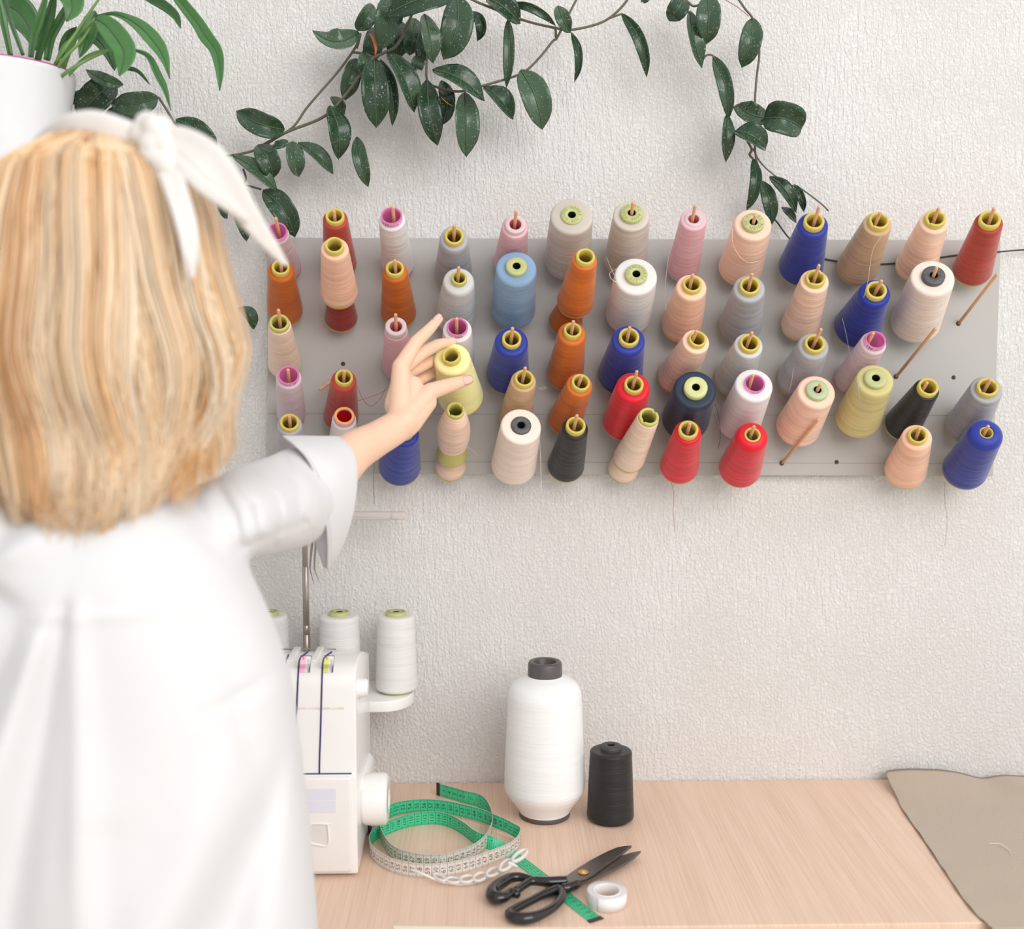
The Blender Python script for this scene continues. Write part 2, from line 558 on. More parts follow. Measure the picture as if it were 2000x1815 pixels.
def yarn_profile(r0, r1, z0, z1, rin, sh, bulge=0.0, sunk=0.0):
    prof = [(rin, z0 + 0.0005), (r0 - 0.003, z0), (r0 - 0.0006, z0 + 0.0012), (r0, z0 + 0.004)]
    n = 26
    for i in range(1, n):
        t = i / n
        z = z0 + 0.004 + (z1 - z0 - 0.004 - sh) * t
        r = r0 + (r1 - r0) * t + bulge * math.sin(math.pi * t) + 0.00012 * math.sin(i * 2.4 + r0 * 900)
        prof.append((r, z))
    for i in range(5):
        a = math.pi / 2 * i / 4
        prof.append((r1 - sh * (1 - math.cos(a)) , z1 - sh + sh * math.sin(a)))
    rr = r1 - sh
    for i in range(1, 4):
        prof.append((rr + (rin - rr) * i / 3, z1 - sunk * i / 3))
    return prof
def emboss_ring(txt, r, z, size, M):
    out = []
    n = len(txt)
    for i, ch in enumerate(txt):
        if ch == ' ': continue
        a = math.radians(90) - 2 * math.pi * i / n
        R = Matrix.Translation((r * math.cos(a), r * math.sin(a), z)) @ Matrix.Rotation(a - math.pi / 2, 4, 'Z')
        out.append(xf(text_vf(ch, size), R))
    return pieces(*out)
def wrap_text(txt, size, r0, slope, zc, ang):
    """lettering bent round a tube of radius r0 about angle ang"""
    vs, fs = text_vf(txt, size)
    out = []
    for v in vs:
        a = ang + v.x / r0
        z = zc + v.y
        r = r0 - slope * v.y + 0.00025
        out.append(V((r * math.cos(a), r * math.sin(a), z)))
    return out, fs
def cone(kind, ycol, top, rw, yhw, bottom, bhw, label, peg=None, ext=None, sh=0.003, lift=0.0, length=0.118, group='thread cones on the pegboard',
         stand=None, texts=(), sunk=0.0, foot=True, tubemat=None, bulge=0.0, name='thread_cone', ring_txt=None, cut=0.0, roll=0.0, bare=0.0):
    """one cone of thread. top = pixel of the tube's rim, bottom = lowest pixel of the base; or stand = (base, top) places."""
    if stand:
        PB, PT = stand
        r_b, r_y, r_t = bhw, yhw, rw
    else:
        m0 = mpp(at_y((top[0] + bottom[0]) / 2, (top[1] + bottom[1]) / 2, -0.08))
        d = V((top[0] - bottom[0], top[1] - bottom[1]))
        d.normalize()
        cb = (bottom[0] + d.x * bhw * 0.80, bottom[1] + d.y * bhw * 0.80)
        yb = BOARD_Y - 0.002 - bhw * m0 * math.sin(TILT) - lift
        PB = at_y(cb[0], cb[1], yb)
        PT = at_y(top[0], top[1], yb - length * math.cos(TILT))
        r_b, r_y, r_t = bhw * mpp(PB), yhw * mpp(PT), rw * mpp(PT)
    ax = PT - PB
    L = ax.length
    q = ax.to_track_quat('Z', 'Y')
    o = thing(name, label, 'thread', PB, group)
    o.rotation_mode = 'QUATERNION'
    o.rotation_quaternion = q @ Quaternion((0, 0, 1), roll)
    ymat = Y[ycol]
    z1 = L - (ext if ext is not None else {'yellow': .0085, 'cap': .0062, 'dark': .0062, 'pink': .0095, 'white': .0085, 'red': .008}[kind])
    rtb = max(r_b * (0.97 if bare else 0.80), r_t)                       # the tube's own radius at the foot
    w = 0.0017
    tb = thing_child = None
    if kind in ('yellow', 'white', 'pink', 'red'):
        mat = tubemat or {'yellow': YEL, 'white': WHT, 'pink': PNK, 'red': WHT}[kind]
        bore = {'yellow': r_t * 0.72, 'white': r_t * 0.56, 'pink': r_t * 0.88, 'red': r_t * 0.74}[kind]
        zf = 0.0
        fr = r_b * (.99 if bare else .96)
        lip = 0.0012
        collar = z1 - 0.004
        rin_b = rtb - w
        prof = [(rin_b, zf), (fr - 0.0008, zf), (fr, zf + 0.0008), (fr, zf + 0.003), (rtb + 0.0004, zf + 0.0042), (r_t * 0.97, collar),
                (r_t, collar + 0.001), (r_t, L - lip), (r_t - lip * 0.6, L), (bore + lip * 0.5, L), (bore, L - lip), (bore, L - 0.012), (r_t * 0.9 if kind != 'white' else bore, L - 0.02), (rin_b, zf)]
        vf = lathe(prof, 40)
        if kind == 'white':
            inner = lathe([(bore * 0.985, L - 0.0015), (bore * 0.97, L - 0.03), (bore * 0.97, 0.02)], 32)
            tb = multi('tube', [(vf, mat), (inner, PNKH)], o, world=False)
        elif kind == 'red':
            inner = lathe([(bore * 0.99, L - 0.003), (bore * 0.9, L - 0.03), (0.0005, L - 0.034)], 32)
            rim = lathe([(r_t * 0.97, L + 0.0002), (r_t * 0.9, L + 0.0008), (bore, L + 0.0004)], 32)
            band = lathe([(r_t + 0.0004, z1 - 0.002), (r_t + 0.0004, L - 0.003)], 40)
            tb = multi('tube', [(vf, mat), (inner, REDH), (rim, ORG), (band, plain('rose_band', rgb(250, 178, 188), .4))], o, world=False)
        elif kind == 'pink':
            band = lathe([(r_t * 1.004 + 0.0003, z1 - 0.001), (r_t + 0.0003, L - 0.0018)], 40)
            parts = [(vf, mat), (band, PNKL)]
            for txt, size, ang in texts:
                parts.append((wrap_text(txt, size, r_t + 0.0004, 0.0, (z1 + L) / 2, ang), INK))
            tb = multi('tube', parts, o, world=False)
        else:
            if cut:                                   # a chipped rim
                seg = 40
                vs, fs = vf
                for i in range(seg):
                    a = 2 * math.pi * i / seg
                    dd = min(abs(a - 3.9), abs(a - 0.7))
                    if dd < 0.17:
                        for j in (7, 8, 9, 10): vs[j * seg + i].z -= cut
                vf = (vs, fs)
            tb = link('tube', raw(*vf), mat, o)
    else:
        mat = tubemat or {'cap': GRN, 'dark': DRK}[kind]
        hole = 0.0053
        prof = [(rtb - w, 0.0), (r_b * 0.8, 0.0), (r_b * 0.8, 0.003), (rtb * 0.99, 0.004), (r_t * 0.96, z1 - 0.002), (r_t, z1), (r_t, L - 0.0012), (r_t - 0.0011, L),
                (hole + 0.0006, L), (hole, L - 0.0006), (hole, L - 0.012), (hole + 0.004, L - 0.014), (rtb - w, 0.0)]
        parts = [(lathe(prof, 44), mat)]
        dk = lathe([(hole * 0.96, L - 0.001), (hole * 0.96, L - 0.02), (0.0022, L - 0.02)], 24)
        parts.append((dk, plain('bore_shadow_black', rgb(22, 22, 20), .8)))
        if ring_txt:
            parts.append((emboss_ring(ring_txt, (hole + r_t) * 0.53, L + 0.00025, 0.0058, None), DRKE if kind == 'dark' else GRNE))
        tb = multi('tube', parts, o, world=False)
    rin = (rtb * 0.99)
    prof = yarn_profile(r_b + (r_y - r_b) * bare / L + (.0008 if bare else 0), r_y, 0.0032 + bare, z1, min(r_t * 0.98, r_y * 0.95), sh, bulge, sunk)
    prof[0] = (rtb * (0.7 if bare else 0.9), prof[0][1])
    link('thread', raw(*lathe(prof, 56)), ymat, o)
    if peg is not None:
        pp = at_y(peg[0], peg[1], PT.y - 0.89 * 0.001 * ((top[1] - peg[1])))
        axn = ax.normalized()
        if kind in ('cap', 'dark'): pp = PT + axn * (.0009 * math.hypot(top[0] - peg[0], top[1] - peg[1]) + .003)
        b0 = PB + axn * ((BOARD_Y + 0.006 - PB.y) / axn.y)
        add_peg(b0, pp)
    return o, PB, PT
def tail(o, pts, r=0.00032, mat=None, n=24):
    """a loose end of thread hanging from a cone; pts = (px, py, y)"""
    P = [at_y(*p) for p in pts]
    M = (Matrix.Translation(o.location) @ o.rotation_quaternion.to_matrix().to_4x4()).inverted()
    vf = tube(P, r, n, 5)
    return link('loose_thread', raw([M @ v for v in vf[0]], vf[1]), mat or [c for c in o.children if c.name.startswith('thread')][0].data.materials[0], o)
c = cone
# top row, left to right
c('pink', 'sheer', (541, 451), 19.5, 21.5, (567, 546), 28, 'white thread cone with bright pink tube at the far left of the top row', (538, 426), ext=.007)
c('yellow', 'rust', (654, 421), 18.5, 24.5, (668, 545), 32, 'rust red cone in the top row half hidden behind the stacked peach cone', (652, 412), ext=.0075)
c('pink', 'white', (764.5, 420), 20.5, 26, (781, 548), 31, 'white cone with pink tube printed 120 in the top row above the amber cone', (767, 404), ext=.010, texts=(('120', .0068, -2.15), ('cotton fil', .0034, -1.35)))
c('yellow', 'grey', (887, 460), 19, 28, (885, 560), 36, 'short grey cone in the top row between white cone and pink cone', (887, 440), sh=.004)
o5 = c('white', 'pink', (1006.7, 437.5), 20.5, 26, (993, 543), 33, 'pink cone with white collar in the top row behind the sky blue cone', (1008.5, 412), ext=.007)
c('cap', 'taupe', (1117, 419), 21.5, 42, (1104, 549), 45, 'big taupe cone with green cap and empty centre hole in the top row', None, ext=.003, sh=.004, ring_txt='AROE7 1O5 LIFN2 ')
c('cap', 'taupe', (1234, 415), 22, 36, (1217, 546), 42, 'taupe cone with green cap and peg through it in the top row', (1236, 394), sh=.004, ring_txt='IBT2 ACN5 RV31OE')
o8 = c('white', 'pink', (1355, 427), 18.5, 26, (1328, 551), 31, 'tall pink cone with flush white collar in the top row above the apricot cone', (1358, 401), ext=.0015, tubemat=WHT)
o9 = c('cap', 'peach', (1472, 433), 21.5, 37, (1436, 560), 43, 'wide peach cone with green cap in the top row under the hanging vine leaves', (1475.5, 419.5), sh=.004, ring_txt='MAE2 TOIRN 25 E7')
c('yellow', 'blue', (1590.5, 431), 20, 30, (1553, 558), 43, 'cobalt blue cone in the top row', (1600, 403), sh=.005, lift=.004)
o11 = c('yellow', 'tan', (1717.5, 430), 20, 28, (1659, 555), 40, 'tan cone in the top row crossed by the dark vine runner', (1719.5, 415), cut=.002, lift=.004)
c('yellow', 'peach', (1828, 425), 20, 28, (1775, 553), 39, 'peach cone in the top row behind the blush cone with charcoal cap', (1834, 406), cut=.002, lift=.004)
c('yellow', 'rust', (1934, 427), 20.5, 27, (1888, 559), 37, 'rust red cone at the far right end of the top row', (1942, 406), lift=.004)
# second row
c('yellow', 'amber', (548, 521), 17.5, 26, (560, 637), 34.5, 'amber brown cone under the tip of the white scarf tail', (548, 512), sh=.004)
c('yellow', 'rustd', (661, 527), 12, 14, (668, 650), 32, 'brick red cone underneath, carrying a peach cone pushed over it', None)
c('yellow', 'apricot', (653, 478), 19, 27, (666, 604), 36, 'peach cone pushed on top of the brick red cone in the second row', None, lift=.054)
c('yellow', 'amber', (771, 523), 18, 25, (781, 642), 34.5, 'amber orange cone in the second row right of the red and peach pair', (771, 508), sh=.004)
c('yellow', 'silver', (897, 542), 15.5, 31, (886, 652), 39, 'fuzzy pale grey white cone in the second row above the reaching fingertips', (896, 522), sh=.006, tubemat=YELG)
c('cap', 'sky', (1009, 519), 21, 40, (999, 643), 43, 'sky blue cone with green cap', None, sh=.004)
o19 = c('yellow', 'orange', (1144, 500), 18.6, 24.5, (1116, 621), 36, 'leaning orange cone pushed on top of another orange cone', None, lift=.048)
c('yellow', 'amber', (1131, 540), 6, 8, (1096, 657), 33, 'darker orange cone underneath the leaning orange one', None)
o21 = c('cap', 'white', (1243, 534.5), 22, 42, (1220, 653), 44.5, 'big white cone with lettered green cap in the second row', None, sh=.004, ring_txt='CSMARTS 215 CT9A')
c('yellow', 'apricot', (1352.5, 554), 19, 30, (1323, 670), 40, 'apricot cone in the second row right of the big white cone', (1353, 536), sh=.004)
c('yellow', 'grey', (1465, 557), 20, 31, (1437, 671), 41, 'grey cone in the second row below the wide peach cone', (1469, 535), sh=.004)
c('yellow', 'peach', (1593.5, 541.5), 19.5, 28, (1552, 667), 37, 'peach cone in the second row left of the royal blue cone', (1600, 517.5), cut=.002)
o25 = c('yellow', 'royal', (1712.4, 566), 20, 31, (1656, 674), 45, 'royal blue cone in the second row beside the blush cone with charcoal cap', (1722, 548), sh=.005)
c('dark', 'blush', (1824, 537), 22, 42, (1772, 669), 47, 'big blush cone with charcoal cap in the second row at the right', (1829.5, 522.5), sh=.004, ring_txt='IS2 BTAR 3C5 NEU')
# third row
c('yellow', 'cream', (545.3, 629.5), 19.5, 22.5, (560, 740), 32, 'cream satin cone at the left end of the third row', (543.7, 605), tubemat=YELG, ext=.007)
c('white', 'pink', (773.3, 637), 21, 23, (777, 742), 29, 'pink cone with white collar beside the back of the hand', (772.5, 614), ext=.011)
c('pink', 'white', (893.5, 637.5), 20, 28.5, (893, 744), 34, 'white cone with pink tube printed saba behind the held yellow cone', (891.7, 621.5), ext=.009, texts=(('saba', .0066, -1.45),))
o30 = c('yellow', 'blue', (999.6, 661), 19, 33, (987, 768), 42, 'cobalt blue cone in the third row right of the held yellow cone', (1001, 640.5), sh=.005)
o31 = c('yellow', 'orange', (1118.7, 644), 17.5, 28, (1098, 762), 36, 'orange cone in the third row between two cobalt blue cones', (1120, 627), sh=.005)
c('yellow', 'blue', (1229, 657), 20, 33, (1202, 770), 44, 'cobalt blue cone in the third row directly above the upper red cone', (1230, 639), sh=.005)
c('yellow', 'peach', (1363, 661), 18, 27, (1306, 767), 38, 'peach cone in the third row above the navy cone', (1361, 646), sh=.003)
c('yellow', 'silver', (1465, 669), 20, 28, (1420, 772), 38, 'pale silver grey cone in the third row above the white cone with pink tube', (1469, 649))
o35 = c('yellow', 'grey', (1592, 670), 20, 30, (1542, 773), 40, 'grey cone in the third row left of the pink-tubed 120 cone', (1604, 642.5), sh=.004)
o36 = c('pink', 'sheer', (1711, 663), 20, 25.5, (1645, 767), 31, 'clear white cone with pink tube printed 120 behind the khaki cone', (1706, 650), ext=.009, texts=(('120', .0068, -2.3), ('cotton fil', .0034, -1.45)))
# fourth row
c('pink', 'sheer', (563.5, 732), 20, 25, (571, 834), 27.5, 'translucent white cone with pink tube at the left of the fourth row', (562.6, 722), ext=.008, texts=(('cotton fil 120', .0042, -1.6),))
o38 = c('yellow', 'rust', (672, 736), 17.5, 25, (664, 844), 34, 'rust red cone in the fourth row with a loop of thread left of the wrist', (672.5, 725), sh=.004)
YEL_HELD = c('yellow', 'lemon', (881, 694), 18.5, 36, (909, 812), 44, 'lemon yellow cone held between the thumb and fingers', None, lift=.042, sh=.005, cut=.004, group='thread cones on the pegboard')
o40 = c('yellow', 'tan', (1024, 738), 19, 25, (1000, 842), 33, 'tan cone with looped thread end in the fourth row behind the blush cone', (1026, 718), lift=.006)
c('yellow', 'orange', (1135, 746), 18.5, 26, (1092, 847), 34, 'orange cone in the fourth row above the black cone', (1136.7, 734))
c('yellow', 'red', (1238.6, 750), 19, 34, (1209, 858), 42.5, 'upper red cone in the fourth row left of the navy cone', (1244, 725), sh=.006, lift=.010)
o43 = c('cap', 'navy', (1359.5, 756), 23, 42, (1326, 856), 46, 'dark navy cone with plain lime cap', None, lift=.010, sh=.005, ext=.009, tubemat=plain('lime_cap', rgb(206, 210, 146), .4, vary=.03))
o44 = c('pink', 'white', (1474.7, 748), 20, 37, (1429, 859), 42, 'wide white cone with short pink tube in the fourth row', (1471, 732.5), lift=.012, ext=.006, sh=.004, texts=(('cotton fil', .003, -1.6),))
c('cap', 'peach', (1597, 761), 22, 37, (1541, 867), 43, 'wide peach cone with mint cap behind the lowest bare peg', (1606, 750), sh=.004, tubemat=GRNM)
o46 = c('cap', 'khaki', (1711, 738), 22, 36, (1660, 852), 43.5, 'khaki yellow cone with green cap and empty centre hole', None, sh=.004, lift=.010)
c('yellow', 'black', (1814, 755), 20, 25, (1745, 855), 35, 'black cone leaning right in the fourth row near the empty hole', (1811, 747))
c('yellow', 'grey', (1930, 755), 20.5, 31, (1872, 862), 40, 'grey cone at the right end of the fourth row above the cobalt corner cone', (1934, 741), cut=.002, sh=.004)
# bottom row
c('yellow', 'grey', (565.6, 824), 19, 24, (572, 930), 32, 'grey cone with yellow tube mostly hidden behind the shirt cuff', (565.5, 813), ext=.007)
c('red', 'white', (672.5, 812), 20, 23.5, (668, 918), 31, 'white cone with glossy red bore and rose collar above the forearm', None, ext=.009)
o52 = c('yellow', 'blue', (791, 840), 18, 29, (775, 947), 41, 'cobalt blue cone in the bottom row partly covered by the wrist', None, sh=.005)
c('yellow', 'nude', (885.5, 829), 6, 8, (878, 940), 30, 'lower nude cone whose thread shows below the lime band of the upper one', None, tubemat=YELG)
o53 = c('yellow', 'nude', (890, 800), 18, 20, (880, 911), 30, 'sparse nude thread cone with chipped rim stacked below the held yellow cone', None, lift=.035, cut=.003, tubemat=YELG, ext=.006, bulge=.005, bare=.027)
o49 = c('dark', 'blush', (1018, 830), 20, 40, (996, 946), 44, 'big blush cone with charcoal cap in the bottom row', None, ext=.003, sh=.004, ring_txt='MORE7 INGBA 2NTU')
c('yellow', 'black', (1125, 830), 19.5, 26, (1097, 941), 36, 'black cone in the bottom row below the orange cones', (1127, 811), sh=.004)
c('yellow', 'cream', (1256, 834), 6, 8, (1205, 942), 30, 'lower half of a cream cone pair showing at the board edge', None, tubemat=YELG)
o55 = c('yellow', 'cream', (1268, 813), 20, 22, (1216, 921), 31, 'slim cream cone with chipped rim leaning right, stacked on another cream cone', None, lift=.028, cut=.003, tubemat=YELG, ext=.006)
o56 = c('yellow', 'red', (1345, 838), 19.5, 27, (1318, 943), 38, 'red cone in the bottom row right below the navy cone', (1347.5, 827), sh=.004, lift=.018)
c('yellow', 'red', (1470, 849), 16, 32, (1432, 948), 41, 'red cone in the bottom row with sunken tube left of the bare peg', (1473, 832.5), ext=.001, sh=.010, lift=.019)
c('yellow', 'apricot', (1793, 849), 18.5, 29, (1757, 951), 40, 'apricot cone in the bottom row near the right board corner', (1796, 836), sh=.004)
o59 = c('yellow', 'blue', (1927, 845), 14, 34, (1865, 950), 42.5, 'cobalt blue cone at the bottom right corner of the board', (1930.5, 832), ext=-.001, sh=.012, lift=.012)
# loose ends
tail(o9[0], [(1431, 447, -.158), (1431, 475, -.155), (1444, 500, -.150), (1462, 513, -.145), (1482, 510, -.142)])
tail(o11[0], [(1722, 462, -.15), (1706, 485, -.158), (1699, 520, -.160), (1696, 545, -.165), (1687, 581, -.165)])
tail(o8[0], [(1306, 500, -.08), (1301, 540, -.085), (1299, 580, -.09), (1301, 606, -.10)])
tail(o56[0], [(1311, 940, -.05), (1316, 968, -.05), (1315, 1000, -.04), (1318, 1038, -.03)], mat=Y['rust'])
tail(o49[0], [(1054, 860, -.10), (1056, 900, -.085), (1057, 940, -.08), (1061, 985, -.07)])
tail(o38[0], [(698, 755, -.08), (710, 782, -.07), (725, 793, -.06), (741, 780, -.05), (756, 756, -.05)])
tail(o38[0], [(699, 783, -.075), (722, 776, -.07), (745, 767, -.06), (758, 756, -.05)])
tail(o40[0], [(1046, 752, -.13), (1054, 760, -.12), (1066, 759, -.11), (1064, 756, -.11), (1048, 760, -.11)])
tail(o53[0], [(912, 873, -.07), (924, 880, -.06), (936, 891, -.05), (925, 884, -.05), (916, 874, -.06)])
tail(o59[0], [(1844, 940, -.05), (1846, 985, -.03), (1850, 1020, -.02), (1845, 1068, -.012)], mat=Y['navy'], r=.0002)
tail(o56[0], [(1356, 820, -.13), (1352, 808, -.135), (1343, 800, -.145), (1342, 790, -.150)])
tail(o43[0], [(1396, 788, -.12), (1404, 815, -.10), (1407, 850, -.08), (1403, 878, -.06)], mat=Y['navy'])
tail(o46[0], [(1690, 716, -.158), (1677, 745, -.162), (1680, 785, -.155), (1693, 800, -.14), (1702, 797, -.135)], mat=Y['grey'])
tail(o25[0], [(1645, 622, -.11), (1652, 650, -.10), (1660, 690, -.10), (1670, 712, -.13), (1690, 714, -.15)], mat=Y['grey'])
tail(o35[0], [(1552, 700, -.10), (1547, 740, -.10), (1541, 765, -.09)], mat=Y['silver'])
tail(o21[0], [(1184, 502, -.09), (1196, 530, -.12), (1205, 550, -.14), (1194, 545, -.14), (1191, 533, -.14), (1203, 526, -.15)])
tail(o52[0], [(731, 905, -.06), (730, 940, -.04), (731, 985, -.02)], mat=Y['navy'])
tail(o19[0], [(1126, 621, -.10), (1136, 640, -.13), (1129, 665, -.14)])
# ------------------------------------------------------------------ things on the table
def on_table(px, py): return at_z(px, py, TZ)
# big white cone
b0 = on_table(1063.5, 1592)
s = mpp(b0 + V((0, 0, .12)))
def zat(p, py):                                # height of pixel row py on the vertical through p
    lo, hi = p.z - .05, p.z + .6
    for _ in range(40):
        m = (lo + hi) / 2
        d = V((p.x, p.y, m)) - CAM
        y = 907.5 - d.dot(UPV) / d.dot(FWD) * FP
        if y > py: lo = m
        else: hi = m
    return lo
H = zat(b0, 1292) - TZ
kc = thing('giant_thread_cone', 'giant white thread cone with charcoal neck standing on the table', 'thread', b0, 'spools standing on the table')
rB, rM1, rM0, rN = 49.5 * mpp(b0), 79 * s, 70 * s, 33 * mpp(b0 + V((0, 0, H)))
h = lambda py: zat(b0, py) - TZ
CHAR = plain('charcoal_plastic', rgb(86, 82, 82), .35, vary=.04)
link('base_ring', raw(*lathe([(rB * .8, 0), (rB - .001, 0), (rB, .001), (rB * 1.0, h(1584)), (rB * .985, h(1582)), (rB * .8, h(1581))], 56)), CHAR, kc)
zs = [(rB * .85, .0075), (49 * s, h(1583)), (51.5 * s, h(1578)), (57 * s, h(1570)), (63 * s, h(1562)), (70.5 * s, h(1553)), (77 * s, h(1542)), (79 * s, h(1530)), (78 * s, h(1490)), (75 * s, h(1430)), (72.3 * s, h(1372)), (70.8 * s, h(1352)), (64.5 * s, h(1338)), (52 * s, h(1328)), (36 * s, h(1320)), (rN * .9, h(1316))]
P = spline([V((r, 0, z)) for r, z in zs], 70)
GW = yarn('giant_white_thread', rgb(244, 244, 244), .05, .32, .03)
GW.node_tree.nodes['Bump'].inputs['Strength'].default_value = .3
link('thread', raw(*lathe([(max(p.x, .002), p.z) for i, p in enumerate(P)], 72)), GW, kc)
rb = rN * .66
link('neck', raw(*lathe([(rb, H - .05), (rN * 1.02, h(1322) - .004), (rN * 1.03, h(1319)), (rN, H - .003), (rN - .0015, H), (rb + .001, H), (rb, H - .002), (rb * .95, H - .06), (.0005, H - .062)], 56)), CHAR, kc)
# black cone
b1 = on_table(1192, 1600)
Hb = zat(b1, 1455) - TZ
DRKB = plain('black_plastic_cap', rgb(66, 64, 64), .5)
cone('dark', 'black', None, 20 * mpp(b1 + V((0, 0, Hb))), 41 * mpp(b1 + V((0, 0, Hb))), None, 46 * mpp(b1), 'black thread cone standing on the table beside the giant white one', stand=(b1, b1 + V((0, 0, Hb))),
     group='spools standing on the table', tubemat=DRKB, sh=.003, ext=.0075)
# roll of sticky tape
b2 = on_table(1185, 1765)
m2 = mpp(b2)
ro, ri, hh = 38.5 * m2, 28 * m2, .0172
tr = thing('tape_roll', 'small white roll of sticky tape beside the scissors', 'tape', b2)
PAPER = plain('white_paper_tape', rgb(240, 236, 236), .5, vary=.02)
link('tape', raw(*lathe([(ri, .0003), (ro - .0004, 0), (ro, .0005), (ro, hh - .0005), (ro - .0004, hh), (ri, hh - .0006)], 64)), plain('clear_wound_tape', rgb(226, 222, 222), .3, vary=.03), tr)
link('core', raw(*lathe([(ri, .0002), (ri, hh - .0004), (ri - .0004, hh), (ri - .0022, hh), (ri - .0024, hh - .0005), (ri - .0024, .0003), (ri, .0002)], 64)), PAPER, tr)
lab = []
vs, fs = [], []
for i in range(25):
    a = math.radians(-125 + 165 * i / 24)
    for z in (.0006, hh - .0008): vs.append(V(((ro + .0004) * math.cos(a), (ro + .0004) * math.sin(a), z)))
for i in range(24): fs.append((2 * i, 2 * i + 2, 2 * i + 3, 2 * i + 1))
link('loose_flap', raw(*modify((vs, fs), [('SOLIDIFY', dict(thickness=.0003))])), PAPER, tr)

# ---- measuring tape
TAPE_G = plain('green_tape_face', rgb(70, 204, 150), .42, vary=.05, scale=90)
TAPE_W = plain('white_tape_face', rgb(228, 220, 212), .45, vary=.04, scale=90)
TAPE_K = plain('tape_print', rgb(28, 38, 34), .6)
TAPE_K2 = plain('tape_print_brown', rgb(70, 62, 58), .6)
wT = .0185
# (px, py, vertical 0..1, lift) : bottom edge for standing parts, centre line for the flat tail
path = [(1166, 1800, 0, 0), (1143, 1783, 0, 0), (1118, 1763, 0, 0), (1085, 1736, 0, 0), (1055, 1713, 0, 0), (1015, 1684, .05, 0), (985, 1668, .3, 0), (957, 1660, .75, 0), (930, 1651, 1, 0), (903, 1631, 1, 0), (877, 1617, 1, 0), (848, 1611, 1, 0),
        (806, 1615, 1, 0), (775, 1624, 1, 0), (751, 1634, 1, 0), (731, 1645, 1, 0), (722, 1660, 1, 0), (726, 1678, 1, 0), (743, 1693, 1, 0), (764, 1704, 1, 0), (798, 1713, 1, 0), (838, 1716, 1, 0), (880, 1712, 1, 0), (922, 1702, 1, 0),
        (964, 1687, 1, 0), (995, 1674, 1, 0), (1012, 1659, 1, 0), (1016, 1645, 1, .001), (1003, 1638, 1, .002), (988, 1631, 1, .003), (964, 1622, 1, .004), (943, 1613, 1, .004), (911, 1604, 1, .004), (869, 1595, 1, .004), (827, 1592, 1, .004), (785, 1596, 1, .004), (762, 1602, 1, .003),
        (745, 1612, 1, .002), (739, 1626, 1, .001), (745, 1646, 1, 0), (757, 1669, 1, 0), (775, 1684, 1, 0), (798, 1692, 1, 0), (830, 1697, 1, 0), (869, 1696, 1, 0), (901, 1687, 1, 0), (928, 1675, 1, 0), (950, 1657, 1, .001), (961, 1635, 1, .003), (957, 1612, .9, .004),
        (944, 1590, .8, .004), (931, 1579, .9, .003), (910, 1573, 1, .002), (890, 1567, 1, .002), (872, 1562, 1, .002), (853, 1556, 1, .002)]
K = [on_table(p[0], p[1]) + V((0, 0, p[3] + .0006)) for p in path]
NT = 520
C_ = spline(K, NT)
vert = [p[2] for p in path]
frames = []
for i in range(NT):
    t = (C_[min(i + 1, NT - 1)] - C_[max(i - 1, 0)]).normalized()
    vv = lerp_list(vert, i / (NT - 1))
    flat = V((0, 0, 1)).cross(t)
    flat.z = 0
    flat.normalize()
    wdir = (flat * (1 - vv) * -1 + V((0, 0, 1)) * vv).normalized()
    base = C_[i] - wdir * (wT / 2) * (1 - vv)
    nrm = t.cross(wdir).normalized()
    frames.append((base, t, wdir, nrm))
S = [0.0]
for i in range(1, NT): S.append(S[-1] + (C_[i] - C_[i - 1]).length)
def fr_at(s):
    s = min(max(s, 0), S[-1] - 1e-6)
    lo, hi = 0, NT - 1
    while hi - lo > 1:
        m = (lo + hi) // 2
        if S[m] <= s: lo = m
        else: hi = m
    f = (s - S[lo]) / (S[hi] - S[lo])
    A, B = frames[lo], frames[hi]
    return A[0].lerp(B[0], f), A[2].lerp(B[2], f).normalized(), A[3].lerp(B[3], f).normalized()
def put(s, w, side, e=0.00035):
    b, wd_, n = fr_at(s)
    return b + wd_ * w + n * (side * e)
def ribbon(s0, s1, side, e, n):
    vs, fs = [], []
    for i in range(n):
        s = s0 + (s1 - s0) * i / (n - 1)
        for w in (0, wT): vs.append(put(s, w, side, e))
    for i in range(n - 1):
        fs.append((2 * i, 2 * i + 2, 2 * i + 3, 2 * i + 1))
    return vs, fs
def mark(s, w0, w1, wid, side):
    return [put(s - wid / 2, w0, side), put(s + wid / 2, w0, side), put(s + wid / 2, w1, side), put(s - wid / 2, w1, side)], [(0, 1, 2, 3)]
tm = thing('measuring_tape', 'coiled tape measure, green on one face and white on the other, on the table', 'tape measure', on_table(868, 1660))
LT = S[-1]
gk, wk = [], []
cm = .0098
ncm = int((LT - .012) / cm)
for side, store, first, stp in ((-1, gk, 149, -1), (1, wk, 1, 1)):
    for k in range(ncm):
        s = .006 + k * cm
        store.append(mark(s, .0, wT, .00045, side))
        for q in range(1, 10):
            sq = s + q * cm / 10
            ln = .0042 if q == 5 else .0026
            store.append(mark(sq, 0, ln, .0002, side))
            store.append(mark(sq, wT - ln, wT, .0002, side))
        num = (149 - k) if side == -1 else k + 1
        if side == -1 and k > 8:
            num = 125 - (k - 22) if k < 42 else 79 - (k - 70) if k < 100 else 150 - k
        if side == 1: num = max(1, (42 + (k - 42)) if 42 <= k < 78 else (50 + k) % 99 + 1)
        tv, tf = text_vf(str(abs(num)), .0088 if num < 100 else .0076)
        flat_part = lerp_list(vert, min(1, max(0, s / LT))) < .5
        out = []
        for v in tv:
            # read across the width
            out.append(put(s + cm / 2 - v.y * (1 if side == 1 else -1) * 1.0 * .95, wT / 2 + v.x * .98, side))
        store.append((out, tf))
edge = []
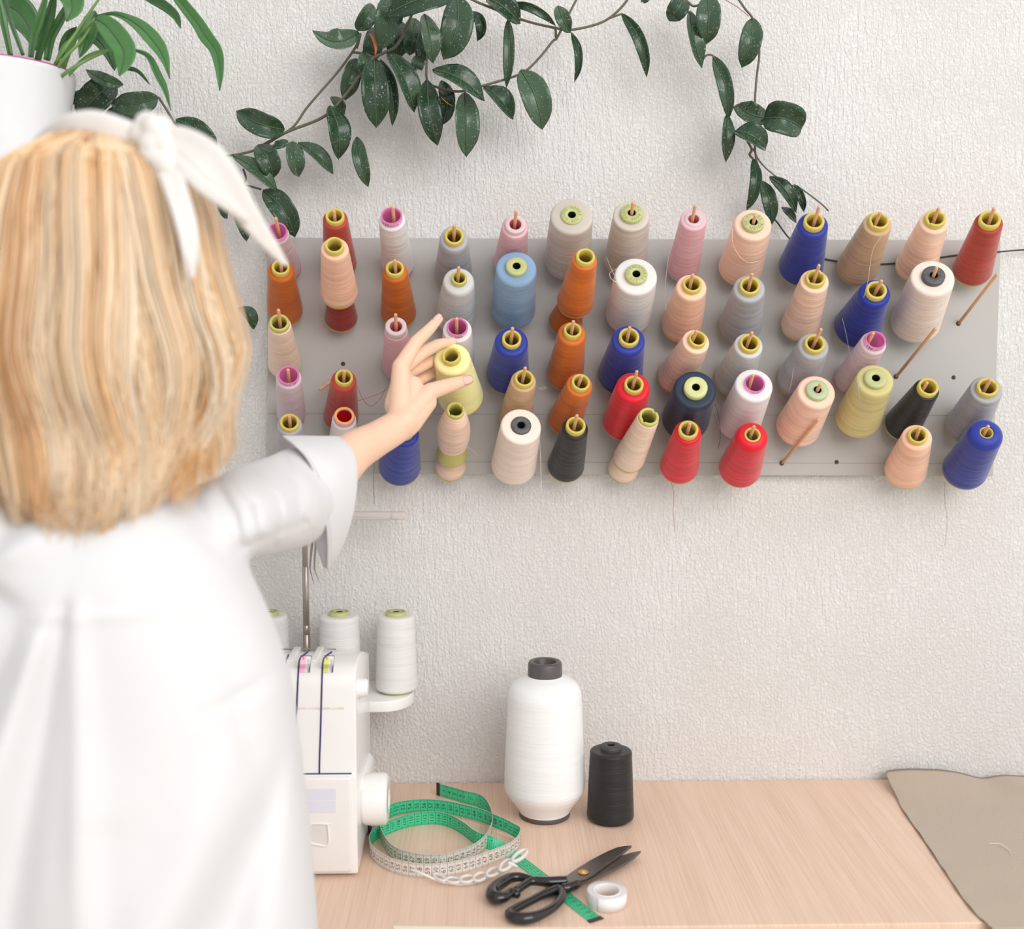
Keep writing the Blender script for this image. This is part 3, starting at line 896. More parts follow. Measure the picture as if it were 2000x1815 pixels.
for w in (0, wT):
    vs, fs = [], []
    for i in range(NT):
        for e_ in (-.0003, .0003): vs.append(put(S[i], w, 1, e_))
    for i in range(NT - 1): fs.append((2 * i, 2 * i + 2, 2 * i + 3, 2 * i + 1))
    edge.append((vs, fs))
multi('tape_strip', [(ribbon(0, LT, -1, .0003, NT), TAPE_G), (ribbon(0, LT, 1, .0003, NT), TAPE_W), (pieces(*edge), TAPE_W), (pieces(*gk), TAPE_K), (pieces(*wk), TAPE_K2)], tm, smooth=False)
CAPM = plain('black_metal_tip', rgb(52, 44, 42), .4)
for s0, s1 in ((-.001, .0065), (LT - .0065, LT + .001)):
    vs = []
    for s in (max(s0, 0), min(s1, LT)):
        for sd in (1, -1):
            for w in (-.0003, wT + .0003): vs.append(put(s, w, sd, .0008))
    fs = [(0, 1, 3, 2), (4, 6, 7, 5), (0, 4, 5, 1), (2, 3, 7, 6), (0, 2, 6, 4), (1, 5, 7, 3)]
    world_child('end_tip', (vs, fs), CAPM, tm, False)

# ---- scissors
SCZ = TZ + .011
def sp(x, y, dz=0.0):                         # zoomed-crop coordinates of the scissors -> place at blade height
    return at_z(900 + x / 4.762, 1560 + y / 4.762, SCZ + dz)
sc = thing('scissors', 'black-handled steel tailor scissors lying open on the table', 'scissors', on_table(1100, 1715))
STEEL = plain('dark_steel', rgb(122, 114, 110), .32, metal=.85, vary=.12, scale=120)
BLK = plain('glossy_black_enamel', rgb(26, 24, 26), .16, coat=.4, vary=.03)
BRASS = plain('brass', rgb(214, 166, 96), .3, metal=.7, vary=.1)
def slab(pts, z0, z1, bev=.0004):
    bot = [sp(x, y, z0) for x, y in pts]
    top = [sp(x, y, z0) + V((0, 0, z1 - z0)) for x, y in pts]
    n = len(pts)
    area2 = sum(bot[i].x * bot[(i + 1) % n].y - bot[(i + 1) % n].x * bot[i].y for i in range(n))
    if area2 < 0: bot.reverse(); top.reverse()
    vf = (bot + top, [tuple(reversed(range(n))), tuple(range(n, 2 * n))] + [(i, (i + 1) % n, n + (i + 1) % n, n + i) for i in range(n)])
    return modify(vf, [('BEVEL', dict(width=bev, segments=2, limit_method='ANGLE', angle_limit=.6))])
world_child('blade', slab([(950, 765), (985, 738), (1088, 668), (1200, 598), (1300, 545), (1380, 505), (1450, 476), (1520, 462), (1590, 458), (1530, 505), (1460, 560), (1340, 645), (1235, 725), (1150, 770), (1050, 790), (970, 792)], -.001, .0022), STEEL, sc, False)
world_child('blade', slab([(1060, 800), (1160, 745), (1235, 715), (1330, 650), (1420, 590), (1500, 548), (1590, 520), (1676, 504), (1620, 560), (1560, 602), (1450, 665), (1330, 722), (1200, 778), (1105, 818)], -.004, -.0012), STEEL, sc, False)
cB = sp(1138, 690, .0022)
world_child('pivot_screw', pieces(cyl(cB, cB + V((0, 0, .0016)), .0066, .0062, 28), cyl(cB + V((0, 0, .0012)), cB + V((0, 0, .0030)), .0040, .0036, 6)), BRASS, sc, False)
def hpts(L, dz): return [sp(x, y, dz) for x, y in L]
upper = pieces(tube(hpts([(985, 768), (900, 772), (800, 775), (700, 768), (640, 776), (590, 806), (545, 838), (512, 862)], 0), [.0062, .0064, .0062, .0055, .005, .005, .005, .0052], 40, 12),
               tube(hpts([(690, 758), (640, 752), (590, 738), (530, 730), (455, 742), (395, 775), (335, 815), (296, 862), (292, 905), (335, 926), (395, 922), (440, 900), (470, 880), (505, 884), (530, 902)], 0), [.004, .005, .0052, .0056, .0064, .0072, .0078, .0082, .008, .0075, .0065, .0055, .006, .0058, .004], 70, 12))
world_child('handle', upper, BLK, sc)
lower = pieces(tube(hpts([(1098, 792), (1060, 808), (1000, 828), (940, 838)], -.001), [.0045, .006, .006, .0055], 16, 12),
               tube(hpts([(900, 845), (830, 872), (740, 908), (650, 955), (560, 1000), (490, 1040), (452, 1068), (462, 1092), (520, 1112), (600, 1118), (690, 1100), (780, 1064), (860, 1015), (915, 960), (945, 905), (942, 862)], -.003)[:],
                    [.0062, .0058, .0050, .0048, .0050, .0052, .0056, .006, .0066, .0068, .0062, .0055, .0052, .0052, .0056, .006], 90, 12, loop=True))
world_child('handle', lower, BLK, sc)

# ---- chain of white plastic links
LINK = translucent('milky_plastic', rgb(246, 244, 240), .3, .2)
ch = thing('plastic_link_chain', 'milky white plastic link chain lying over the coiled tape measure', 'chain', on_table(930, 1715))
def cp(x, y, dz): return at_z(680 + x / 4.762, 1500 + y / 4.762, TZ + dz)
world_child('strap', tube([cp(585, 945, .019), cp(690, 985, .017), cp(800, 1035, .008), cp(900, 1068, .003), cp(1010, 1084, .002), cp(1120, 1080, .002), cp(1220, 1058, .002), cp(1320, 1022, .004), cp(1410, 985, .01), cp(1480, 945, .013)], [.0013, .0014, .0016, .0018, .0018, .0018, .0018, .0018, .0018, .0014], 60, 8), LINK, ch)
for (x, y, dz, rx, ry, tilt, r) in ((850, 1018, .010, 60, 22, 25, .0016), (975, 1045, .006, 62, 24, 5, .0018), (1105, 1035, .007, 62, 30, -8, .0020), (1225, 1015, .008, 60, 34, -20, .0020), (1350, 970, .011, 66, 32, -22, .0021), (1470, 905, .017, 72, 34, -38, .0022), (1595, 818, .021, 80, 30, -36, .0024)):
    ct = math.cos(math.radians(tilt)); st = math.sin(math.radians(tilt))
    pts = []
    for i in range(28):
        a = 2 * math.pi * i / 28
        ex, ey = rx * math.cos(a), ry * math.sin(a)
        pts.append(cp(x + ex * ct - ey * st, y + ex * st + ey * ct, dz))
    world_child('link', tube(pts, r, None, 8, loop=True), LINK, ch)
world_child('catch', tube([cp(1490, 885, .020), cp(1535, 905, .018), cp(1570, 922, .014)], [.003, .0028, .002], 10, 8), LINK, ch)
# cream paper at the front edge
pp = [at_z(768, 1811, TZ), at_z(1010, 1814.5, TZ), at_z(1010, 1850, TZ), at_z(766, 1850, TZ)]
pp = [V((p.x, max(p.y, -.446), p.z + .0002)) for p in pp]
tag(link('paper_strip', raw(pp + [p + V((0, 0, .0012)) for p in pp], [(3, 2, 1, 0), (4, 5, 6, 7), (0, 1, 5, 4), (1, 2, 6, 5), (2, 3, 7, 6), (3, 0, 4, 7)]), plain('cream_card', rgb(246, 236, 216), .6), None, False),
    'cream card strip at the front edge of the table', 'paper')

# ---- canvas cloth
def canvas():
    m, nt, b = base_mat('beige_canvas')
    tc = nt.nodes.new('ShaderNodeTexCoord')
    hs = []
    for rot in (35, 125):
        mp = nt.nodes.new('ShaderNodeMapping')
        mp.inputs['Rotation'].default_value = (0, 0, math.radians(rot))
        nt.links.new(tc.outputs['Object'], mp.inputs['Vector'])
        wv = nt.nodes.new('ShaderNodeTexWave')
        wv.inputs['Scale'].default_value = 170
        wv.inputs['Distortion'].default_value = 1.2
        wv.inputs['Detail Scale'].default_value = 3
        nt.links.new(mp.outputs[0], wv.inputs['Vector'])
        hs.append(wv.outputs['Fac'])
    ad = nt.nodes.new('ShaderNodeMath')
    nt.links.new(hs[0], ad.inputs[0]); nt.links.new(hs[1], ad.inputs[1])
    cr = nt.nodes.new('ShaderNodeMix'); cr.data_type = 'RGBA'
    cr.inputs['A'].default_value = rgb(170, 152, 134)
    cr.inputs['B'].default_value = rgb(202, 186, 168)
    mr = nt.nodes.new('ShaderNodeMapRange')
    mr.inputs['From Max'].default_value = 2
    nt.links.new(ad.outputs[0], mr.inputs['Value'])
    nt.links.new(mr.outputs['Result'], cr.inputs['Factor'])
    nt.links.new(cr.outputs['Result'], b.inputs['Base Color'])
    bp = nt.nodes.new('ShaderNodeBump'); bp.inputs['Strength'].default_value = .4; bp.inputs['Distance'].default_value = .0006
    nt.links.new(ad.outputs[0], bp.inputs['Height']); nt.links.new(bp.outputs['Normal'], b.inputs['Normal'])
    b.inputs['Roughness'].default_value = .8
    b.inputs['Sheen Weight'].default_value = .2
    return m
le = spline([on_table(x, y) for x, y in ((1748, 1556), (1760, 1582), (1785, 1618), (1806, 1648), (1832, 1688), (1851, 1716), (1872, 1748), (1898, 1782), (1925, 1808), (1937, 1817))], 60)
le[0] = V((le[0].x, -.012, le[0].z))
yf = -.434
vs, fs = [], []
NU, NV = 60, 70
for j in range(NV):
    v = j / (NV - 1)
    if v <= .86: L = lerp_list(le, v / .86)
    else: L = le[-1]
    for i in range(NU):
        u = i / (NU - 1)
        x = L.x + (1.24 - L.x) * u
        y = L.y
        d = x - L.x
        z = TZ + .0012
        back = max(0, 1 - (L.y - (-.012)) / -.05)              # the folded hem at the wall
        dy = -.012 - y
        z += interp([(0, .017), (.04, .0195), (.08, .0185), (.115, .014), (.15, .003), (.18, .009), (.25, .006), (1.5, .002)], d) * math.exp(-(dy / .045) ** 2) + .0006 * math.sin(v * 31 + d * 20) * min(1, d * 40)
        # a soft ridge running from the wall to the right
        rid = d - .112 - 1.35 * dy
        z += .011 * math.exp(-(rid / .020) ** 2) * math.exp(-dy * 9) * min(1, dy * 60)
        z += .005 * math.exp(-((d - .30 - dy * .6) / .05) ** 2) * min(1, dy * 20)
        z += .0012 * abs(noise.noise(V((x * 18, y * 18, 3)))) 
        if i == 0: z = TZ + .0012 + .017 * back ** 1.5 + .0009 * (1 + math.sin(v * 60))
        if v > .86:                                             # hangs over the front edge
            k = (v - .86) / .14
            y = yf - .008 - .004 * math.sin(d * 30)
            z = TZ + .003 - k * .16
            x += .02 * k
        vs.append(V((x, y, z)))
for j in range(NV - 1):
    for i in range(NU - 1):
        fs.append((j * NU + i, (j + 1) * NU + i, (j + 1) * NU + i + 1, j * NU + i + 1))
vf = modify((vs, fs), [('SOLIDIFY', dict(thickness=.0009, offset=1.0)), ('SUBSURF', dict(levels=1))])
cl = link('canvas_cloth', raw(*vf), canvas(), None)
tag(cl, 'beige canvas cloth draped over the right end of the table', 'fabric')
lint = tube([at_z(1930, 1649, TZ + .004), at_z(1950, 1648, TZ + .005), at_z(1965, 1656, TZ + .005), at_z(1972, 1662, TZ + .0045), at_z(1977, 1672, TZ + .004)], [.0004, .0006, .0007, .0004, .0002], 24, 6)
tag(link('thread_scrap', raw(*lint), Y['white'], None), 'short white thread scrap lying on the beige canvas', 'thread scrap')
# ------------------------------------------------------------------ overlock sewing machine
mc = thing('overlock_machine', 'white overlock sewing machine on the table behind the person', 'sewing machine', on_table(560, 1690))
MW = plain('white_machine_plastic', rgb(242, 240, 238), .22, coat=.2, vary=.012)
MW2 = plain('white_machine_cover', rgb(236, 233, 230), .3, vary=.012)
NAVY = plain('navy_groove', rgb(48, 40, 108), .5)
YFm = -.300                                    # front face
XR = at_y(698, 1600, YFm).x
XL = XR - .33
ztop = at_y(600, 1277, YFm + .03).z
zsplit = at_y(620, 1512, YFm).z
BROW = [(0, 1345), (.003, 1326), (.010, 1308), (.022, 1295), (.040, 1284), (.062, 1277), (.085, 1273)]
BZ = [(at_y(640, py, YFm + dy).z, dy) for dy, py in BROW]
def brow_y(z): return YFm + interp(BZ, z)
def side_profile(dx):
    z0 = TZ + .004
    zt_ = BZ[-1][0]
    return [(YFm - .004, z0), (YFm - .004, zsplit - .001), (YFm, zsplit)] + [(YFm + dy, z) for z, dy in BZ] + [(YFm + .10, zt_ - .004), (YFm + .158, zt_ - .022), (YFm + .162, zt_ - .06), (YFm + .162, z0)]
def extr(prof, x0, x1, bev):
    n = len(prof)
    vs = [V((x0, y, z)) for y, z in prof] + [V((x1, y, z)) for y, z in prof]
    fs = [tuple(range(n)), tuple(reversed(range(n, 2 * n)))] + [(i, n + i, n + (i + 1) % n, (i + 1) % n) for i in range(n)]
    return modify((vs, fs), [('BEVEL', dict(width=bev, segments=5, limit_method='ANGLE', angle_limit=1.2))])
world_child('body', extr(side_profile(0), XL, XR, .015), MW, mc)
# lower looper cover, a touch proud
zc0 = TZ + .007
world_child('looper_cover', rbox(XL + .004, at_y(687, 1600, YFm - .008).x, YFm - .008, YFm + .01, zc0, zsplit - .0015, .004, 3), MW2, mc)
def fy(px, py, dy=0): return at_y(px, py, YFm + dy)
# horizontal split line and the vertical thread slots
a, b_ = fy(560, 1511.5, -.0006), fy(687, 1511.5, -.0006)
world_child('split_line', tube([V((XL + .01, a.y, a.z)), b_], .0011, seg=6), NAVY, mc)
def brow_pt(x, y):
    yy = YFm
    for _ in range(12): yy = brow_y(at_y(x, y, yy).z)
    return at_y(x, y, yy)
def slot(pts, r=.0011):
    P = []
    Q = [V((x, y, 0)) for x, y in pts]
    for p in spline(Q, 46): P.append(brow_pt(p.x, p.y) + V((0, -.0004, .0002)))
    return tube(P, r, None, 6)
for pts in (((601, 1274), (592, 1281), (585, 1290), (582.5, 1320), (579, 1400), (575.5, 1480), (574, 1511)), ((648, 1274), (637, 1282), (631, 1293), (629, 1330), (626.5, 1420), (624.5, 1480), (624, 1511)), ((564, 1279), (559, 1292), (557, 1314))):
    world_child('thread_slot', slot(pts), NAVY, mc)
# tension dials in their windows
for x0, x1, xe, colr in ((586.5, 597, 606, rgb(250, 190, 214)), (632.5, 642, 651, rgb(226, 228, 130))):
    def brow(x, y): return brow_pt(x, y) + V((0, -.0010, .0004))
    ys = [1283, 1290, 1298, 1306, 1314]
    def strip(xa, xb, e=0):
        vs = []
        for yy in ys:
            for xx in (xa, xb): vs.append(brow(xx + (1298 - yy) * .12, yy) + V((0, -e, 0)))
        return vs, [(2 * i, 2 * i + 1, 2 * i + 3, 2 * i + 2) for i in range(len(ys) - 1)]
    grp = [(strip(x0, x1), plain('dial_tint_%d' % int(x0), colr, .4, vary=.02)), (strip(x1, xe), plain('dial_ribbed_white', rgb(238, 236, 236), .4))]
    ribs = []
    for k in range(14):
        yy = 1288 + k * 1.9
        p, q = brow(x1 + 3, yy) + V((0, -.0003, 0)), brow(xe - 1, yy) + V((0, -.0003, 0))
        ribs.append(tube([p, q], .00016, seg=4))
    grp.append((pieces(*ribs), plain('dial_rib_grey', rgb(150, 150, 160), .5)))
    nums = []
    for d, yy in (('3', 1287.5), ('2', 1303.5)):
        o_ = brow((x0 + x1) / 2 + 1, yy) + V((0, -.0005, 0))
        nums.append(([o_ + V((v.x, 0, v.y)) for v in text_vf(d, .0068)[0]], text_vf(d, .0068)[1]))
    grp.append((pieces(*nums), plain('dial_number', rgb(140, 90, 120), .5)))
    frame_e = [tube([brow(xe + 1.6, 1282), brow(xe - 1.6, 1314)], .0007, seg=5), tube([brow(x0, 1281), brow(xe + 1.8, 1281)], .0004, seg=5)]
    grp.append((pieces(*frame_e), NAVY))
    multi('tension_dial', grp, mc, smooth=False)
for txt, cx, colr in (('UPPER LOOPER', 602, rgb(244, 208, 206)), ('LOWER LOOPER', 647, rgb(214, 206, 160))):
    o_ = fy(cx, 1384.5, -.0004)
    vf = text_vf(txt, .0042)
    world_child('printed_name', ([o_ + V((v.x, 0, v.y)) for v in vf[0]], vf[1]), plain('print_' + txt.split()[0].lower(), colr, .6), mc, False)
# wire thread guides on the brow
GW_ = plain('chrome_wire', rgb(170, 166, 166), .25, metal=.9)
world_child('wire_guide', tube([at_y(548, 1268.5, YFm + .085), at_y(610, 1268, YFm + .085), at_y(656, 1268.5, YFm + .085)], .0009, seg=6), GW_, mc)
for x0 in (575, 620):
    q0, q1 = at_y(x0, 1273, YFm + .085), at_y(x0 + 13, 1263, YFm + .085)
    world_child('guide_clip', rbox(q0.x, q1.x, YFm + .022, YFm + .0854, q0.z, q1.z, .001, 2), MW, mc)
# D-shaped finger recess and paper labels on the cover
ps = [(645, 1610), (612, 1609), (604, 1614), (599, 1624), (600, 1636), (606, 1645), (614, 1649), (641, 1650), (641, 1612)]
yc = -.0086
outer = [at_y(x, y, YFm + yc) for x, y in ps]
world_child('finger_recess', tube([p for p in outer] + [outer[0]], .0014, 40, 8), MW, mc)
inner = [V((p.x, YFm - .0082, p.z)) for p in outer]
world_child('recess_shade_plate', (inner, [tuple(range(len(inner)))]), plain('recess_shade_plastic', rgb(226, 222, 219), .35), mc, False)  # flat plate, tinted darker to paint the shade inside the recess
for y0, y1 in ((1541, 1563), (1564, 1588)):
    q0, q1 = at_y(585, y1, YFm - .0084), at_y(656, y0, YFm - .0084)
    world_child('paper_label', box(q0.x, q1.x, YFm - .0084, YFm - .0075, q0.z, q1.z), plain('lavender_paper', rgb(226, 226, 238), .6, vary=.02), mc, False)
# hand wheel, small knob, switch on the right side
zw = at_y(715, 1546, -.21).z
xw = XR
world_child('handwheel', pieces(xf(lathe([(.001, -.01), (.030, -.01), (.0325, -.004), (.0335, .004), (.0335, .017), (.032, .0225), (.028, .025), (.014, .0255), (.0135, .024), (.001, .024)], 48), Matrix.Translation((xw + .008, -.235, zw)) @ Matrix.Rotation(math.pi / 2, 4, 'Y'))), MW, mc)
zk = at_y(696, 1347, -.28).z
world_child('side_knob', xf(lathe([(.001, -.004), (.0115, -.004), (.0118, .002), (.0112, .011), (.009, .0135), (.001, .0138)], 36), Matrix.Translation((xw - .001, -.272, zk)) @ Matrix.Rotation(math.pi / 2, 4, 'Y')), MW, mc)
zsw = at_y(711, 1600, -.16).z
world_child('power_switch', rbox(xw - .002, xw + .004, -.185, -.165, zsw - .010, zsw + .010, .001, 2), plain('black_switch', rgb(46, 46, 50), .4), mc, False)
world_child('side_hump', rbox(xw - .05, xw + .007, -.26, -.145, TZ + .055, at_y(720, 1490, -.2).z, .014, 5), MW, mc)
world_child('foot', pieces(*[cyl(V((x, y, TZ)), V((x, y, TZ + .006)), .008) for x in (XL + .03, XR - .03) for y in (YFm + .02, YFm + .14)]), plain('rubber_foot_grey', rgb(120, 118, 116), .7), mc)
# spool tray behind the machine
YT = -.072
zt = at_y(730, 1358, YT - .02).z
xr_ = at_y(809, 1355, YT).x
tray = [(XL + .02, YT - .05)] + [(xr_ - .042 + .042 * math.cos(math.radians(a)), YT + .05 * math.sin(math.radians(a))) for a in range(-90, 91, 9)] + [(XL + .02, YT + .05)]
world_child('spool_tray', prism(tray, zt - .016, zt, None, .002), MW, mc)
# telescopic pole with guide arm
xp = at_y(598, 1200, YT + .02).x
CH = plain('brushed_steel_pole', rgb(176, 166, 158), .28, metal=.85, vary=.05)
yp = YT + .02
zz = lambda py: at_y(598, py, yp).z
for y0, y1, r in ((1330, 1240, .0053), (1240, 1222, .0050), (1222, 1108, .0046), (1108, 985, .0040)):
    world_child('telescopic_pole', cyl((xp, yp, zz(y0)), (xp, yp, zz(y1) + .001), r, r, 20), CH, mc)
CLR = translucent('clear_plastic_arm', rgb(240, 236, 232), .2, .5)
q0, q1 = at_y(794, 1008, yp), at_y(470, 994, yp)
za = at_y(700, 1007, yp).z
arm = rbox(q1.x, q0.x, yp - .006, yp + .004, za - .0065, za + .0060, .0042, 4)
hold = cyl((at_y(770, 1010, yp).x, yp - .0075, za), (at_y(770, 1010, yp).x, yp - .004, za), .0052, .0048, 24)
slt = rbox(at_y(690, 1007, yp).x, at_y(750, 1007, yp).x, yp - .0068, yp - .005, za - .0016, za + .0014, .0005, 2)
world_child('thread_guide_arm', pieces(arm, hold, slt), CLR, mc)
# cones standing on the tray
for (px, hwt, hwb, lab) in ((773, 36, 41, 'white cone at the right end of the sewing machine tray'), (663, 37.5, 41.5, 'white cone on the machine tray just right of the steel pole'), (525, 37.5, 41.5, 'white cone on the machine tray left of the steel pole')):
    pb = at_y(px + 2, 1347, YT)
    pb = V((pb.x, YT, zt + .0002))
    ht = zat(pb, 1194) - pb.z
    m_ = mpp(pb)
    oo = cone('cap', 'white', None, 20.5 * m_, hwt * m_, None, hwb * m_, lab, stand=(pb, pb + V((0, 0, ht))), group='white cones on the sewing machine', sh=.004, ext=.0055, ring_txt='TURKEY 25 SMART9')
    if px == 773: tail(oo[0], [(775, 1190, YT), (752, 1120, YT + .01), (739, 1060, YT + .015), (735, 1018, yp)], r=.0002, n=12)
# tweezers hanging from the arm
tw = thing('tweezers', 'bent-tip steel tweezers hanging beside the machine pole', 'tweezers', at_y(612, 1070, -.085))
TWM = plain('grey_steel_tweezers', rgb(150, 144, 142), .35, metal=.7)
for pts in (((612, 1005, 0), (610, 1055, 0), (606, 1100, 0), (606, 1113, 0), (609, 1126, 0), (613.5, 1142, 0)), ((614, 1005, 0), (617, 1055, 0), (615, 1090, 0), (614.5, 1110, 0), (618, 1123, 0), (624, 1136, 0))):
    world_child('arm', tube([at_y(x, y, -.085) for x, y, _ in pts], [.0032, .0034, .0026, .002, .0014, .0005], 30, 8, flat=.5), TWM, tw)
world_child('bridge', rbox(at_y(609, 1000, -.085).x, at_y(617, 1000, -.085).x, -.090, -.046, at_y(612, 1012, -.085).z, at_y(612, 1000, -.085).z, .001, 2), TWM, tw)
# ------------------------------------------------------------------ plants
def leaf_mat(name, dark, light, speck=0.6, rough=0.24):
    m, nt, b = base_mat(name)
    tc = nt.nodes.new('ShaderNodeTexCoord')
    oi = nt.nodes.new('ShaderNodeObjectInfo')
    vo = nt.nodes.new('ShaderNodeTexNoise')
    vo.inputs['Scale'].default_value = 420
    vo.inputs['Detail'].default_value = 1
    nt.links.new(tc.outputs['Object'], vo.inputs['Vector'])
    big = nt.nodes.new('ShaderNodeTexNoise')
    big.inputs['Scale'].default_value = 45
    nt.links.new(tc.outputs['Object'], big.inputs['Vector'])
    mx = nt.nodes.new('ShaderNodeMix'); mx.data_type = 'RGBA'
    mx.inputs['A'].default_value = dark
    mx.inputs['B'].default_value = light
    ma = nt.nodes.new('ShaderNodeMath'); ma.operation = 'MULTIPLY_ADD'; ma.use_clamp = True
    nt.links.new(oi.outputs['Random'], ma.inputs[0]); ma.inputs[1].default_value = .85
    mb = nt.nodes.new('ShaderNodeMath'); mb.operation = 'MULTIPLY_ADD'
    nt.links.new(big.outputs['Fac'], mb.inputs[0]); mb.inputs[1].default_value = .6; mb.inputs[2].default_value = -.25
    nt.links.new(mb.outputs[0], ma.inputs[2])
    nt.links.new(ma.outputs[0], mx.inputs['Factor'])
    mr = nt.nodes.new('ShaderNodeMapRange')
    mr.inputs['From Min'].default_value = .66
    mr.inputs['From Max'].default_value = .72
    mr.inputs['To Max'].default_value = speck
    nt.links.new(vo.outputs['Fac'], mr.inputs['Value'])
    m2 = nt.nodes.new('ShaderNodeMix'); m2.data_type = 'RGBA'
    m2.inputs['B'].default_value = rgb(176, 188, 176)
    nt.links.new(mr.outputs['Result'], m2.inputs['Factor'])
    nt.links.new(mx.outputs['Result'], m2.inputs['A'])
    nt.links.new(m2.outputs['Result'], b.inputs['Base Color'])
    b.inputs['Roughness'].default_value = rough
    b.inputs['Specular IOR Level'].default_value = .5
    bp = nt.nodes.new('ShaderNodeBump'); bp.inputs['Strength'].default_value = .25; bp.inputs['Distance'].default_value = .0015
    nt.links.new(big.outputs['Fac'], bp.inputs['Height']); nt.links.new(bp.outputs['Normal'], b.inputs['Normal'])
    return m
HOYA = leaf_mat('waxy_dark_leaf', rgb(26, 54, 32), rgb(70, 96, 72))
RIB = plain('leaf_midrib', rgb(74, 100, 70), .5)
STEM = plain('vine_stem', rgb(104, 98, 84), .6, vary=.15, scale=150)
STEMD = plain('vine_runner_dark', rgb(58, 50, 44), .6)
LIM = leaf_mat('bright_lance_leaf', rgb(30, 76, 32), rgb(78, 130, 66), .1, .35)
OVAL = [(0, .10), (.05, .36), (.14, .68), (.28, .93), (.42, 1.0), (.58, .95), (.72, .78), (.84, .52), (.93, .26), (1, .02)]
ROUND = [(0, .10), (.06, .45), (.16, .76), (.3, .96), (.5, 1.0), (.68, .96), (.82, .78), (.92, .5), (.97, .3), (1, .04)]
LANCE = [(0, .12), (.15, .18), (.3, .45), (.45, .85), (.58, 1.0), (.7, .88), (.82, .55), (.92, .25), (1, .02)]
STRAP = [(0, .6), (.2, .8), (.5, 1), (.75, .8), (.9, .45), (1, .05)]
def leaf(parent, pts, w, mat, tab=OVAL, fold=.25, roll=0.0, wave=0.0, n=26, name='leaf', rib=True):
    C = spline(pts, n)
    vs, fs = [], []
    K = (-1, -.72, -.4, -.12, 0, .12, .4, .72, 1)
    ph = random.random() * 6
    ribs = []
    for i, p in enumerate(C):
        t = (C[min(i + 1, n - 1)] - C[max(i - 1, 0)]).normalized()
        view = (CAM - p).normalized()
        view = (view + V((0.25, 0, 0.25))).normalized()
        nn = view - t * view.dot(t)
        nn.normalize()
        nn = Quaternion(t, math.radians(roll)) @ nn
        s = t.cross(nn)
        k = i / (n - 1)
        hw = w / 2 * interp(tab, k)
        for a in K:
            lift = fold * hw * (abs(a) ** 1.3) + wave * hw * math.sin(k * 9 + ph + (a > 0) * 2.0) * abs(a)
            vs.append(p + s * (a * hw) + nn * lift)
        ribs.append(p + nn * .0003)
    m = len(K)
    for i in range(n - 1):
        for j in range(m - 1):
            fs.append((i * m + j, i * m + j + 1, (i + 1) * m + j + 1, (i + 1) * m + j))
    inv = parent.matrix_basis.inverted()
    groups = [((vs, fs), mat)]
    if rib:
        groups.append((tube(ribs, [w * .018, w * .014, w * .004], seg=4), RIB))
    o = multi(name, groups, parent)
    md = o.modifiers.new('thickness', 'SOLIDIFY')
    md.thickness = .0006
    md.offset = -1
    return o
